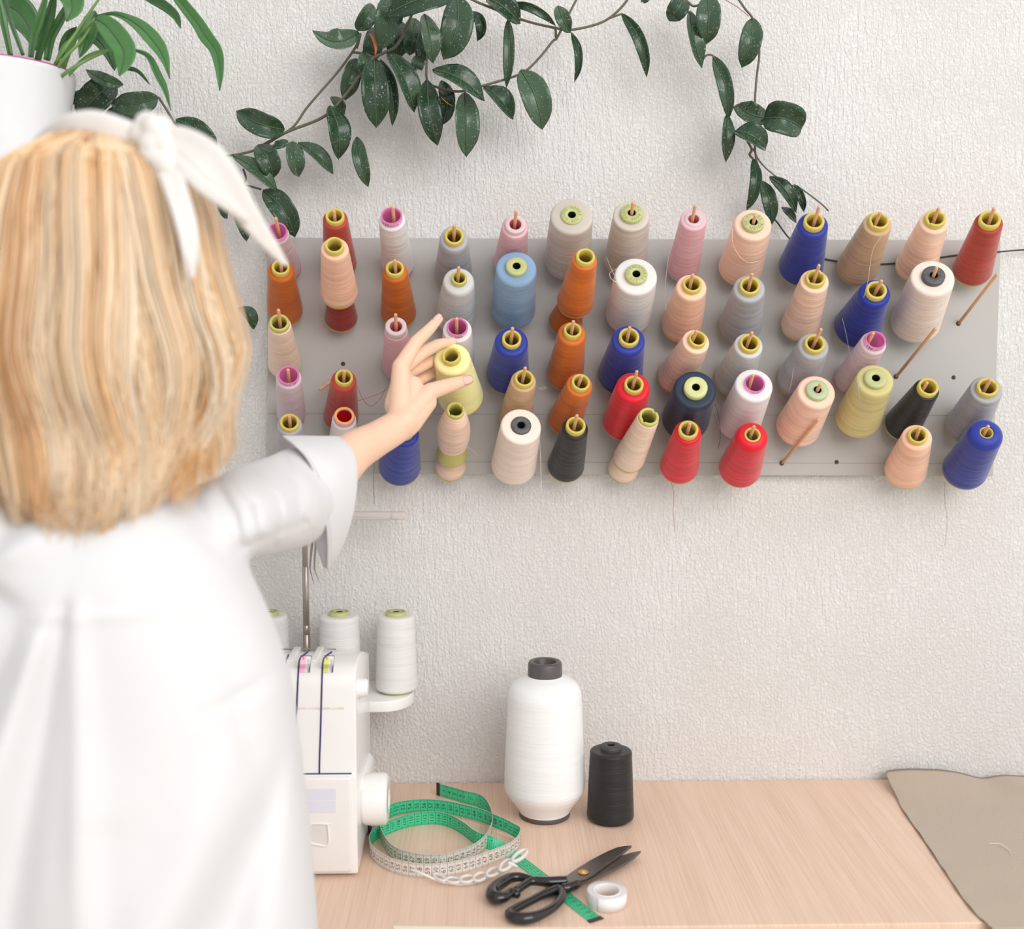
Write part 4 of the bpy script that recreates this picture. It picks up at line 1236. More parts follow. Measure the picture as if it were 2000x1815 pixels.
# trailing vine: (base x, base y, tip x, tip y, width, sideways bow, depth from wall, roll, outline)
HL = [(700, 63, 611, 60, 40, 22, .07, 35, 0), (730, 12, 698, 60, 34, 0, .06, -20, 0), (767, -14, 744, 96, 50, 4, .10, 25, 0), (888, -10, 755, 31, 58, -14, .13, 30, 0), (830, 28, 846, 123, 42, 3, .125, -20, 0), (893, -8, 866, 116, 62, 14, .09, 12, 0),
      (812, 37, 800, 108, 42, 0, .05, 0, 0), (780, 40, 772, 118, 46, 0, .045, 10, 0), (835, 60, 822, 122, 40, 0, .045, -8, 0), (738, 54, 720, 122, 38, 0, .045, 15, 0), (918, 24, 932, 80, 18, 18, .08, 40, 0), (698, 116, 674, 196, 37, -4, .05, -10, 0),
      (731, 114, 735, 249, 58, 0, .085, 8, 0), (716, 100, 707, 152, 28, 0, .07, 10, 0), (743, 117, 766, 246, 20, 14, .07, 45, 0), (758, 103, 809, 219, 46, 10, .09, -30, 0), (820, 112, 809, 141, 26, 0, .06, 0, 0), (834, 157, 855, 284, 46, -6, .085, 10, 0),
      (862, 158, 864, 244, 30, 12, .06, 20, 0), (846, 136, 946, 197, 44, 14, .10, -35, 0), (909, 181, 911, 306, 51, 0, .09, -10, 0), (946, 170, 1002, 233, 40, 8, .07, -28, 0), (1018, 137, 1059, 253, 56, 10, .09, 14, 0), (992, 38, 989, 171, 18, 5, .07, 50, 0),
      (952, -4, 1016, 46, 44, 6, .08, -15, 0), (995, 8, 1085, 50, 12, 14, .08, 60, 0), (1090, 12, 1114, 64, 28, -2, .08, 20, 0), (1116, 64, 1122, 160, 12, 14, .08, 55, 0), (645, 207, 661, 311, 46, 10, .08, -18, 0), (697, 268, 719, 365, 26, -3, .05, 35, 0),
      (648, 189, 673, 223, 22, 2, .05, 0, 0), (572, 277, 584, 345, 35, -2, .065, 8, 0), (583, 279, 651, 340, 31, 8, .06, -20, 0), (555, 253, 462, 217, 42, 8, .07, -30, 0), (505, 283, 534, 348, 42, 6, .075, 25, 0), (456, 304, 542, 374, 34, 8, .075, -20, 0),
      (515, 372, 576, 463, 44, 12, .07, 25, 0), (562, 275, 528, 286, 16, 3, .05, 0, 0), (429, 395, 444, 426, 22, 0, .05, 0, 0), (460, 418, 482, 471, 24, 6, .06, 10, 0), (308, 190, 216, 202, 42, 8, .08, -25, 0), (226, 160, 152, 230, 58, -6, .07, 10, 0),
      (240, 165, 168, 136, 24, 6, .09, -20, 0), (322, 242, 236, 226, 40, 8, .07, 20, 0), (344, 234, 424, 302, 40, 12, .08, 15, 0), (462, 362, 497, 414, 22, 4, .06, 0, 0), (468, 600, 496, 643, 27, 8, .05, -15, 0), (166, 178, 126, 202, 20, 2, .05, 0, 0),
      (252, 212, 206, 238, 34, 0, .05, 0, 0), (1214.5, 27, 1263, 150, 20, 16, .07, 40, 0), (1270, -14, 1252, 4, 18, 0, .06, 0, 0), (1336, -8, 1307, 41, 40, 2, .07, 0, 0), (1348, 22, 1371, 132, 34, -4, .08, -35, 0), (1382, -10, 1380, 86, 43, 4, .09, 35, 0),
      (1471, 36, 1449, 132, 42, 6, .07, 15, 0), (1394, 110, 1423, 233, 27, 10, .07, 30, 0), (1421, 224, 1418, 316, 27, 0, .07, -30, 0), (1500, 230, 1440, 204, 40, 8, .06, 0, 1), (1493, 231, 1566, 250, 58, 10, .085, 20, 1), (1437, 256, 1496, 288, 42, 8, .09, -20, 1),
      (1471, 310, 1458, 411, 20, 14, .07, 40, 0), (1489, 354, 1508, 438, 28, 6, .06, 20, 0), (1504, 345, 1555, 415, 30, 10, .065, -25, 0), (1552, 361, 1570, 414, 13, 5, .06, 40, 0), (1527, 405, 1555, 435, 16, 4, .04, 0, 0)]
vine = thing('trailing_vine', 'trailing vine with waxy dark green leaves along the white wall', 'plant', at_y(1000, 20, -.05))
for bx, by, tx, ty, w, bow, dep, roll, shp in HL:
    L = math.hypot(tx - bx, ty - by)
    px, py = (ty - by) / L, -(tx - bx) / L
    yb = -dep
    P = [at_y(bx, by, yb + .012), at_y(bx + (tx - bx) * .35 + px * bow * .8, by + (ty - by) * .35 + py * bow * .8, yb - .006),
         at_y(bx + (tx - bx) * .7 + px * bow * .7, by + (ty - by) * .7 + py * bow * .7, yb - .004), at_y(tx, ty, yb + .010)]
    ww = w * mpp(P[1]) * (1.0 / max(.72, math.cos(math.radians(abs(roll) * .8))))
    leaf(vine, P, ww, HOYA, ROUND if shp else OVAL, .30 + random.random() * .3, roll * .6, .05)
def stem(pts, r, mat=STEM, n=None):
    world_child('stem', tube([at_y(x, y, -d) for x, y, d in pts], r, n or len(pts) * 6, 7), mat, vine)
stem([(310, 190, .06), (327, 217, .06), (344, 244, .06), (380, 285, .05), (429, 304, .05), (490, 296, .05), (520, 279, .05), (570, 250, .05), (598, 212, .05), (627, 178, .05), (660, 140, .05), (688, 102, .055), (700, 80, .06), (704, 66, .065)], .0017)
stem([(520, 281, .05), (560, 258, .05), (625, 232, .055), (655, 208, .06), (682, 176, .065), (702, 148, .07), (722, 122, .075), (731, 112, .075), (748, 104, .075), (775, 88, .08), (800, 40, .08), (815, -20, .08)], .0021)
stem([(688, 102, .055), (705, 104, .06), (731, 112, .07)], .0018)
stem([(704, 66, .065), (703, 72, .06), (697, 95, .055)], .0016)
stem([(835, 90, .06), (833, 150, .07), (842, 165, .07), (853, 170, .07), (872, 176, .07), (903, 178, .07), (948, 166, .065), (1005, 149, .06), (1030, 136, .06), (1056, 110, .06), (1080, 80, .06), (1088, 74, .06), (1108, 34, .055), (1128, -5, .05)], .0017)
stem([(900, -14, .07), (924, 0, .07), (974, 21, .065), (1028, 41, .06), (1082, 54, .06), (1115, 58, .06), (1160, 49, .06), (1189, 36, .06), (1214, 14, .06), (1232, -10, .06)], .0018)
stem([(1085, 52, .06), (1086, 74, .06)], .0018)
stem([(1189, 36, .06), (1206, 30, .065), (1214, 27, .065)], .0014)
stem([(1340, -12, .06), (1342, 20, .07), (1350, 25, .07)], .0017)
stem([(1344, 4, .07), (1356, 12, .07), (1378, 4, .07)], .0017)
stem([(1371, 120, .06), (1380, 108, .06), (1394, 111, .06), (1400, 140, .055), (1406, 170, .055), (1416, 205, .055), (1420, 224, .06)], .0014)
stem([(1420, 215, .055), (1432, 210, .055), (1441, 204, .055)], .0013)
stem([(1440, -5, .06), (1456, 18, .06), (1470, 36, .06), (1480, 70, .05), (1483, 108, .05), (1478, 150, .05), (1475, 190, .05), (1474, 234, .055), (1474, 270, .055), (1475, 295, .055), (1478, 315, .055), (1487, 352, .055)], .0016)
stem([(1474, 232, .055), (1484, 236, .06), (1494, 231, .065)], .0016)
stem([(1460, 276, .07), (1468, 292, .06), (1464, 302, .06), (1470, 310, .06)], .0018)
stem([(1470, 290, .055), (1486, 318, .05), (1513, 343, .05), (1540, 360, .05), (1558, 365, .05), (1582, 381, .045), (1606, 400, .04), (1618, 412, .035)], .0011)
stem([(1540, 360, .05), (1548, 363, .055), (1553, 361, .055)], .0014)
stem([(475, 330, .05), (480, 350, .05), (471, 366, .05), (480, 362, .055), (510, 370, .06)], .0015)
stem([(500, 427, .04), (1512, 428, .03)][1:] + [(1520, 437, .022), (1540, 464, .0195), (1570, 490, .0193), (1605, 504, .0193), (1626, 509, .0193), (1665, 514, .0193), (1710, 516, .0193), (1743, 515, .0193), (1790, 510, .0193), (1831, 504, .0193), (1866, 499, .0193), (1905, 496, .022), (1941, 493, .020), (2000, 488, .012), (2060, 485, .008)], .0012, STEMD, 90)
world_child('dry_sheath', tube([at_y(733, 108, -.085), at_y(734, 92, -.09), at_y(729, 76, -.09), at_y(721, 64, -.09)], [.001, .0022, .0026, .0004], 14, 6, flat=.4), plain('dry_leaf_orange', rgb(190, 110, 60), .6), vine)
world_child('dry_sheath', tube([at_y(862, 190, -.09), at_y(872, 200, -.095), at_y(886, 208, -.095)], [.0006, .0014, .0004], 10, 6, flat=.4), plain('dry_leaf_orange', rgb(190, 110, 60), .6), vine)
world_child('aerial_tendril', tube([at_y(1417, 0, -.05), at_y(1440, 14, -.05), at_y(1463, 32, -.05)], .0005, 12, 5), plain('red_tendril', rgb(170, 90, 80), .6), vine)

# potted plant on a wall bracket shelf added behind the head to hold it
pc = at_y(-18, 142, -.150)
m_ = mpp(pc)
RP = 158 * m_
zr = pc.z
HP = .165
pot = thing('potted_plant', 'white flower pot with pink inner rim and arching lance-shaped leaves at the top left', 'plant', (pc.x, pc.y, zr - HP))
POT = plain('white_glazed_pot', rgb(236, 238, 240), .25, vary=.01, coat=.2)
link('pot', raw(*lathe([(.001, 0), (RP * .70, 0), (RP * .72, .003), (RP * .84, HP * .5), (RP * .985, HP - .006), (RP, HP - .001), (RP * .985, HP), (RP * .95, HP), (RP * .93, HP - .02), (RP * .9, HP - .04), (.001, HP - .045)], 64)), POT, pot)
link('inner_rim', raw(*lathe([(RP * .93, HP - .012), (RP * .965, HP - .001), (RP * .985, HP + .0016), (RP * .95, HP + .002), (RP * .90, HP - .012)], 64)), plain('magenta_liner', rgb(206, 70, 150), .4), pot)
link('soil', raw(*lathe([(.001, HP - .012), (RP * .5, HP - .014), (RP * .92, HP - .018)], 40)), plain('potting_soil', rgb(70, 54, 42), .9, bump=.8, scale=200), pot)
sx0, sx1 = pc.x - .16, pc.x + .125
shelf = thing('pot_support_shelf', 'small white wall shelf added to hold up the flower pot behind the head', 'shelf', (pc.x, -.14, zr - HP - .018))
SHW = plain('white_shelf', rgb(232, 230, 227), .45)
world_child('board', rbox(sx0, sx1, -.270, -.001, zr - HP - .018, zr - HP, .002, 2), SHW, shelf, False)
for bx_ in (sx0 + .05, sx1 - .06):
    world_child('bracket', pieces(rbox(bx_, bx_ + .018, -.2, -.001, zr - HP - .030, zr - HP - .018, .002, 2), rbox(bx_, bx_ + .018, -.012, -.001, zr - HP - .13, zr - HP - .02, .002, 2)), SHW, shelf, False)
root = V((pc.x + .01, pc.y, zr - .012))
def lance(pts, w, tab=LANCE, y0=-.16, y1=-.20, roll=0, stalk=None, wave=.12, fold=.3):
    n = len(pts)
    P = [at_y(x, y, y0 + (y1 - y0) * i / (n - 1)) for i, (x, y) in enumerate(pts)]
    o = leaf(pot, P, w * mpp(P[n // 2]), LIM, tab, fold, roll, wave, 30)
    if stalk:
        q = V((root.x + stalk[0] * m_, root.y, root.z))
        a = P[0]
        mid = (q + a) * .5 + V((0, -.004, .012))
        inv = pot.matrix_basis.inverted()
        vf = tube([q, mid, a], [.0026, .0022, .0016], 16, 7)
        link('stalk', raw([inv @ v for v in vf[0]], vf[1]), plain('leaf_stalk', rgb(112, 150, 84), .45), pot)
lance([(330, -30), (351, 0), (384, 42), (403, 72), (422, 99), (429, 135), (429, 177)], 27, STRAP, -.15, -.19, 20)
lance([(184, 33), (224, 27), (266, 46), (296, 76), (319, 110), (332, 154)], 34, LANCE, -.17, -.21, 0, (110, 0))
lance([(238, 95), (258, 97), (289, 110), (308, 148), (323, 179), (334, 216)], 19, LANCE, -.19, -.22, -20, (120, 0))
lance([(186, 36), (206, 48), (226, 72), (242, 100), (240, 126), (233, 148)], 48, OVAL, -.20, -.24, 10, (115, 0))
lance([(186, 22), (178, 45), (168, 80), (155, 113)], 32, OVAL, -.17, -.18, 15)
lance([(150, 70), (172, 64), (198, 84), (214, 112), (224, 138)], 44, OVAL, -.15, -.17, -20, (100, 0))
lance([(-4, -10), (14, 8), (40, 26), (60, 60), (70, 98)], 58, OVAL, -.10, -.10, 10)
lance([(72, 118), (84, 70), (98, 20), (110, -30)], 24, STRAP, -.17, -.18, 30)
lance([(92, 118), (100, 75), (118, 40), (150, -20)], 20, STRAP, -.15, -.16, -30)
lance([(112, -40), (132, -14), (142, 12), (130, 42)], 46, OVAL, -.19, -.21, 10)
lance([(270, -20), (292, -4), (318, 10), (342, 30), (353, 55)], 20, STRAP, -.14, -.17, 15)
lance([(45, 108), (24, 50), (8, 0), (-6, -50)], 11, STRAP, -.21, -.22, 0)
lance([(225, 128), (247, 133), (270, 140), (293, 165)], 9, STRAP, -.16, -.18, 0)
lance([(20, 108), (10, 60), (2, 20), (-10, -30)], 16, STRAP, -.13, -.13, 10)
lance([(60, 112), (66, 70), (80, 30), (96, -30)], 16, STRAP, -.20, -.21, -10)
lance([(130, 125), (124, 100), (134, 70), (150, 52)], 20, OVAL, -.13, -.14, 0)
for q, pts in ((90, ((118, 108), (150, 62), (185, 10), (206, -20))), (98, ((122, 118), (160, 78), (186, 38))), (106, ((138, 136), (172, 116), (204, 102), (214, 98)))):
    P = [V((root.x + q * m_, root.y, root.z))] + [at_y(x, y, -.19) for x, y in pts]
    inv = pot.matrix_basis.inverted()
    vf = tube(P, [.0026, .0022, .0018, .0012], 24, 7)
    link('stalk', raw([inv @ v for v in vf[0]], vf[1]), plain('leaf_stalk', rgb(112, 150, 84), .45), pot)
# ------------------------------------------------------------------ the person
SKIN = plain('skin', rgb(243, 202, 175), .45, vary=.03, scale=30, sss=.25, bump=.03)
NAIL = plain('nail_pink', rgb(240, 196, 186), .25)
def remesh(vf, vox, smooth=6, fac=.5):
    return modify(vf, [('REMESH', dict(mode='VOXEL', voxel_size=vox)), ('SMOOTH', dict(factor=fac, iterations=smooth))])
YB = -.62
Hc = at_y(218, 492, -.60)
pk = lambda x, y, d: at_y(x, y, d)
feet = V((Hc.x + .03, YB, 0))
person = thing('person', 'blonde person in white shirt seen from behind, reaching for a yellow thread cone', 'person', feet)
# joints of the reaching arm
wrist = pk(772, 836, -.257)
elbow = pk(556, 990, -.42)
shR = pk(392, 1035, -.60)
shL = pk(-20, 1085, -.66)
# ---- hand
def J(x, y, d): return pk(x, y, -d - .022)
idx = [J(783, 716, .205), J(813, 668, .188), J(838, 644, .172), J(857, 623, .160)]
mid = [J(782, 722, .190), J(826, 688, .172), J(856, 673, .150), J(884, 667, .136)]
rng = [J(780, 735, .176), J(822, 716, .152), J(845, 705, .134), J(866, 700, .122)]
pky = [J(778, 752, .165), J(818, 744, .142), J(842, 731, .124), J(862, 722, .112)]
thb = [J(800, 806, .225), J(840, 765, .200), J(880, 752, .176), J(912, 743, .1585)]
parts = []
def chain(pts, rs):
    for (a, b), (ra, rb) in zip(zip(pts, pts[1:]), zip(rs, rs[1:])): parts.append(capsule(a, ra, b, rb, 16, 5))
chain(idx, [.0108, .0088, .0076, .0060])
chain(mid, [.0108, .0088, .0077, .0060])
chain(rng, [.0100, .0083, .0072, .0058])
chain(pky, [.0090, .0073, .0064, .0052])
chain(thb, [.0150, .0112, .0094, .0072])
hw = J(788, 822, .232)
for f, r0, r1 in ((idx[0], .0165, .0112), (mid[0], .0165, .0112), (rng[0], .016, .0108), (pky[0], .0155, .0100)):
    a = hw.lerp(wrist, .4) + (f - idx[0]) * .25
    parts.append(capsule(a, r0, f, r1, 18, 6))
parts.append(capsule(J(792, 828, .228), .018, thb[0], .0165, 18, 6))
parts.append(capsule(thb[0], .0160, J(826, 780, .205), .0130, 18, 6))
parts.append(capsule(J(800, 822, .226), .017, J(836, 786, .202), .0115, 18, 6))
parts.append(capsule(J(795, 795, .215), .018, J(808, 752, .200), .0115, 18, 6))
parts.append(capsule(J(783, 790, .212), .021, J(786, 738, .198), .0130, 18, 6))
# wrist and forearm, slightly flattened tubes
fa_end = wrist.lerp(elbow, .62)
fa = tube([hw, wrist, J(735, 858, .262), J(690, 884, .30), fa_end], [.0200, .0205, .0215, .0250, .0300], 24, 20)
parts.append(fa)
parts.append(capsule(hw, .0195, wrist, .0200))
hand = remesh(pieces(*parts), .0013, 12, .5)
# ---- the rest of the body
bp = []
hx = Matrix.Rotation(math.radians(-22), 3, 'Z')                # head turned a little to the right
def hl(x, y, z): return Hc + hx @ V((x, y, z))                 # local: +y is where the face looks
bp.append(ellipsoid(hl(0, -.012, .012), .073, .092, .092, hx))
bp.append(ellipsoid(hl(0, .020, -.045), .060, .070, .072, hx))
bp.append(capsule(hl(0, .075, -.105), .016, hl(0, .055, -.095), .026))     # chin
for s in (-1, 1):
    bp.append(capsule(hl(s * .050, .02, -.075), .016, hl(s * .022, .070, -.102), .014))   # jaw
    bp.append(ellipsoid(hl(s * .034, .070, -.035), .020, .018, .018, hx))    # cheeks
    bp.append(capsule(hl(s * .015, .084, .004), .007, hl(s * .045, .070, .005), .007))    # brow
    ear = tube([hl(s * .074, .0, .012), hl(s * .082, -.012, .016), hl(s * .084, -.018, -.002), hl(s * .079, -.008, -.022), hl(s * .074, .004, -.030)], [.006, .007, .007, .006, .007], 20, 10)
    bp.append(ear)
bp.append(capsule(hl(0, .088, -.002), .007, hl(0, .107, -.038), .0095))    # nose
bp.append(ellipsoid(hl(0, .088, -.070), .021, .009, .0045, hx))
bp.append(ellipsoid(hl(0, .087, -.079), .018, .009, .0055, hx))
neck0 = V((Hc.x + .008, Hc.y - .02, Hc.z - .225))
bp.append(capsule(hl(0, -.01, -.07), .050, neck0, .056))
ch = V((Hc.x + .005, YB + .01, Hc.z - .30))
bp.append(ellipsoid(ch + V((-.01, 0, -.06)), .100, .072, .16))
bp.append(capsule(neck0 + V((0, 0, -.02)), .052, shR + V((-.03, .012, -.015)), .030))
bp.append(capsule(neck0 + V((0, 0, -.02)), .052, shL + V((.03, .012, -.015)), .030))
pel = V((Hc.x + .01, YB, Hc.z - .64))
bp.append(capsule(ch + V((0, 0, -.15)), .090, pel + V((0, 0, .10)), .09))
bp.append(ellipsoid(pel, .120, .088, .13))
bp.append(capsule(shR + V((0, .01, -.012)), .034, elbow, .034))
bp.append(capsule(elbow, .036, fa_end, .028))
elL = V((shL.x - .055, shL.y + .04, shL.z - .26))
wrL = V((elL.x + .02, elL.y + .13, elL.z - .20))
bp.append(capsule(shL, .042, elL, .035))
bp.append(capsule(elL, .035, wrL, .022))
bp.append(capsule(wrL, .024, wrL + V((.01, .02, -.07)), .02, 20, 6))
for k in range(4):
    a = wrL + V((.01 + .012 * (k - 1.5), .02 + .006 * k, -.075)); bp.append(capsule(a, .0095, a + V((.004, .016, -.055 + .004 * abs(k - 1))), .0075, 12, 4))
bp.append(capsule(wrL + V((.02, .02, -.03)), .011, wrL + V((.035, .04, -.075)), .008, 12, 4))
for s in (-1, 1):
    hip = pel + V((s * .070, 0, -.06)); kn = V((hip.x + s * .012, YB + .015, .48)); an = V((kn.x, YB - .01, .09))
    bp.append(capsule(hip, .075, kn, .055)); bp.append(capsule(kn, .054, an, .036)); bp.append(capsule(an + V((0, -.01, -.045)), .035, an + V((0, .12, -.06)), .028))
bodyr = remesh(pieces(*bp), .0055, 5)
world_child('body', pieces(bodyr, hand), SKIN, person)
# face features
EYEW = plain('eye_white', rgb(240, 236, 232), .2); IRIS = plain('iris_blue', rgb(80, 104, 120), .2); LIP = plain('lip_rose', rgb(206, 120, 116), .4)
for s in (-1, 1):
    e = hl(s * .031, .0735, -.010)
    multi('eye', [(ellipsoid(e, .0135, .0105, .0085, hx, 20, 12), EYEW), (ellipsoid(e + hx @ V((0, .0065, 0)), .0056, .0048, .0056, hx, 16, 10), IRIS)], person)
multi('lips', [(ellipsoid(hl(0, .0925, -.0705), .020, .0065, .0040, hx), LIP), (ellipsoid(hl(0, .0915, -.0785), .017, .0068, .0048, hx), LIP)], person)
# nails
def nail(tip, prev, up, w, name='fingernail'):
    d = (tip - prev).normalized()
    u = (up - d * up.dot(d)).normalized()
    s = d.cross(u)
    vs, fs = [], []
    r = w * .62
    for i in range(9):
        t = i / 8
        hwid = w / 2 * math.sin(math.pi * (.22 + .56 * t)) ** .6
        for j in range(7):
            a = (j - 3) / 3
            vs.append(tip + d * (w * (-.95 + 1.35 * t)) + s * (a * hwid) + u * (r * (1 - .38 * a * a) + .0010 - .0012 * t))
    for i in range(8):
        for j in range(6): fs.append((i * 7 + j, i * 7 + j + 1, (i + 1) * 7 + j + 1, (i + 1) * 7 + j))
    world_child(name, modify((vs, fs), [('SOLIDIFY', dict(thickness=.0006))]), NAIL, person)
toc = (CAM - thb[3]).normalized()
nail(thb[3], thb[2], toc + V((.35, 0, .15)), .0125)
nail(idx[3], idx[2], (CAM - idx[3]).normalized() + V((-.5, 0, .5)), .0098)

# ---- shirt
SHIRT = plain('white_cotton', rgb(223, 223, 225), .75, vary=.012, scale=500, sheen=.1, bump=.05)
def gauss(x, w): return math.exp(-(x / w) ** 2)
cx0 = at_y(215, 1000, YB).x
prof = [(905, 190, 255, .050, -.01), (935, 165, 285, .062, -.005), (965, 100, 345, .080, 0), (1000, 30, 398, .100, 0), (1040, -30, 436, .112, 0), (1090, -60, 466, .120, 0), (1130, -72, 480, .124, 0), (1180, -85, 503, .126, 0), (1230, -100, 526, .128, 0), (1330, -130, 560, .132, 0),
        (1420, -145, 574, .136, 0), (1500, -158, 584, .140, 0), (1620, -170, 597, .146, 0), (1720, -180, 606, .150, 0), (1820, -188, 614, .154, 0), (1960, -198, 622, .158, 0), (2120, -204, 628, .160, 0)]
NR, NS = 150, 180
vs, fs = [], []
def prow(y, k): return interp([(p[0], p[k]) for p in prof], y)
for j in range(NR):
    yp_ = 905 + (2120 - 905) * j / (NR - 1)
    l, r, dep, oy = (prow(yp_, k) for k in (1, 2, 3, 4))
    pl, pr = at_y(l, yp_, YB), at_y(r, yp_, YB)
    c = (pl + pr) * .5
    hwid = (pr.x - pl.x) / 2
    c.z = at_y(215, yp_, YB).z
    for i in range(NS):
        a = 2 * math.pi * i / NS
        sx, sy = math.sin(a), -math.cos(a)                       # a = 0 faces the camera
        e = .86
        x = hwid * math.copysign(abs(sx) ** e, sx)
        y = dep * math.copysign(abs(sy) ** e, sy)
        vs.append(V((c.x + x, YB + oy + y, c.z)))
for j in range(NR - 1):
    for i in range(NS):
        fs.append((j * NS + i, j * NS + (i + 1) % NS, (j + 1) * NS + (i + 1) % NS, (j + 1) * NS + i))
fs = [tuple(reversed(f)) for f in fs]
torso = closed((vs, fs), NS)
torso = (torso[0], torso[1][:-2] + [tuple(range(NS)), tuple(reversed(range(len(vs) - NS, len(vs))))])
# right sleeve: rows of (top px, bottom px, depth, half thickness)
sl = [((330, 985), (345, 1110), -.615, .062), ((400, 948), (425, 1098), -.585, .064), ((455, 924), (480, 1088), -.53, .062), ((510, 903), (520, 1082), -.475, .060), ((560, 882), (575, 1070), -.42, .052), ((596, 868), (612, 1046), -.370, .040), ((620, 866), (630, 1018), -.345, .030)]
SN, SS = 60, 56
svs, sfs = [], []
T0 = spline([pk(t[0], t[1], d) for t, b, d, h_ in sl], SN); B0 = spline([pk(b[0], b[1], d) for t, b, d, h_ in sl], SN)
HT = [h_ for *_, h_ in sl]
axis_dir = (pk(636, 940, -.345) - pk(400, 1020, -.585)).normalized()
for j in range(SN):
    t, b = T0[j], B0[j]
    m = (t + b) / 2
    up = (t - b) / 2
    side = axis_dir.cross(up).normalized() * lerp_list(HT, j / (SN - 1))
    for i in range(SS):
        a = 2 * math.pi * i / SS
        k = 1.0
        q = j / (SN - 1)
        # creases that run round the sleeve near the elbow
        k += .035 * gauss(math.sin(a * 1.0 + q * 9), .5) * math.sin(q * 26 + math.cos(a) * 2.2) * gauss(q - .62, .35)
        svs.append(m + (up * math.cos(a) + side * math.sin(a)) * k)
for j in range(SN - 1):
    for i in range(SS): sfs.append((j * SS + i, j * SS + (i + 1) % SS, (j + 1) * SS + (i + 1) % SS, (j + 1) * SS + i))
sleeve = (svs, sfs + [tuple(reversed(range(SS))), tuple(range((SN - 1) * SS, SN * SS))])
# left sleeve hangs down out of frame
lsl = pieces(capsule(shL + V((-.01, 0, -.01)), .075, elL, .068), capsule(elL, .068, wrL.lerp(elL, .25), .058))
shirt = remesh(pieces(torso, sleeve, lsl), .0045, 14, .6)
# folds pressed into the back: a box pleat from the yoke and long soft drapes
def px_of(P):
    d = P - CAM
    w = d.dot(FWD)
    return 1000 + d.dot(RGT) / w * FP, 907.5 - d.dot(UPV) / w * FP
O0 = at_y(0, 0, YB); sX = mpp(at_y(215, 1300, YB - .1))
def bodyxy(P):
    """position on the back measured in body units: across (u) and down (v), both in metres from the yoke"""
    return P.x - cx0, (at_y(215, 1145, YB).z - P.z)
FOLDS = [  # (u0, v0, u1, v1, width0, width1, depth)  negative depth = groove
    (-.002, .00, -.075, .33, .006, .035, -.012), (.012, .00, .018, .33, .007, .020, .006), (-.020, .02, -.11, .30, .008, .026, .010), (-.045, .02, -.125, .16, .010, .022, -.012), (-.075, .03, -.15, .11, .012, .02, .008),
    (.175, .13, .085, .36, .012, .034, -.020), (.13, .12, .04, .36, .015, .04, .007), (.125, .075, .140, .13, .006, .010, -.006), (.118, .085, .155, .075, .006, .010, -.005), (-.15, -.05, -.08, -.02, .01, .012, -.008), (.06, -.06, .12, .03, .012, .02, -.004),
    (-.09, -.02, -.02, -.07, .010, .014, .006), (.03, .18, .01, .36, .014, .03, -.004)]
# yoke seam
def fold_at(u, v):
    s = 0
    for u0, v0, u1, v1, w0, w1, d in FOLDS:
        dx, dy = u1 - u0, v1 - v0
        L2 = dx * dx + dy * dy
        t = ((u - u0) * dx + (v - v0) * dy) / L2
        fade = 1.0
        if t < 0: fade = gauss(t * math.sqrt(L2), .014); tt = 0
        elif t > 1: fade = gauss((t - 1) * math.sqrt(L2), .05); tt = 1
        else: tt = t
        px_, py_ = u0 + dx * t, v0 + dy * t
        dist = math.hypot(u - px_, v - py_)
        w = w0 + (w1 - w0) * tt
        s += 1.9 * d * min(1, .35 + tt) * fade * gauss(dist, w)
    s += .0022 * gauss(v - .0 + .02 * abs(u), .005)
    return s
SLF = [([(478, 918), (507, 937), (540, 975), (549, 1020), (532, 1062)], 9, -.011), ([(470, 940), (510, 975), (521, 1035)], 16, .010), ([(425, 955), (455, 1010), (468, 1070)], 11, -.009), ([(398, 965), (420, 1020), (440, 1075)], 14, .005),
       ([(578, 890), (602, 940), (612, 1020)], 14, .006), ([(552, 900), (578, 950), (584, 1040)], 10, -.008), ([(478, 1072), (540, 1044), (596, 1022)], 9, -.008), ([(365, 1000), (400, 1060), (470, 1110)], 12, -.006)]
def seg_d(x, y, pl):
    best = 1e9
    for (ax, ay), (bx, by) in zip(pl, pl[1:]):
        dx, dy = bx - ax, by - ay
        t = min(1, max(0, ((x - ax) * dx + (y - ay) * dy) / (dx * dx + dy * dy)))
        best = min(best, math.hypot(x - ax - dx * t, y - ay - dy * t))
    return best
out = []
for P in shirt[0]:
    X_, Y_ = px_of(P)
    if 360 < X_ < 650 and 850 < Y_ < 1120:
        q_ = min(1, max(0, (X_ - 360) / 266))
        if P.y < lerp_list([-.615, -.585, -.53, -.475, -.42, -.375, -.345], q_):
            P = P + V((0, -1, 0)) * sum(d_ * gauss(seg_d(X_, Y_, pl_), w_) for pl_, w_, d_ in SLF)
    u, v = bodyxy(P)
    if P.y < YB - .02 and u < .24:
        k = min(1, (YB - .02 - P.y) / .06)
        P = P + V((0, -1, 0)) * (fold_at(u, v) * k)
    P = P + V((0, -1, 0.2)) * (.0016 * noise.noise(P * 16) + .0034 * noise.noise(V((P.x * 14 + P.z * 4, P.y * 6, P.z * 4))))
    out.append(P)
shirt = (out, shirt[1])
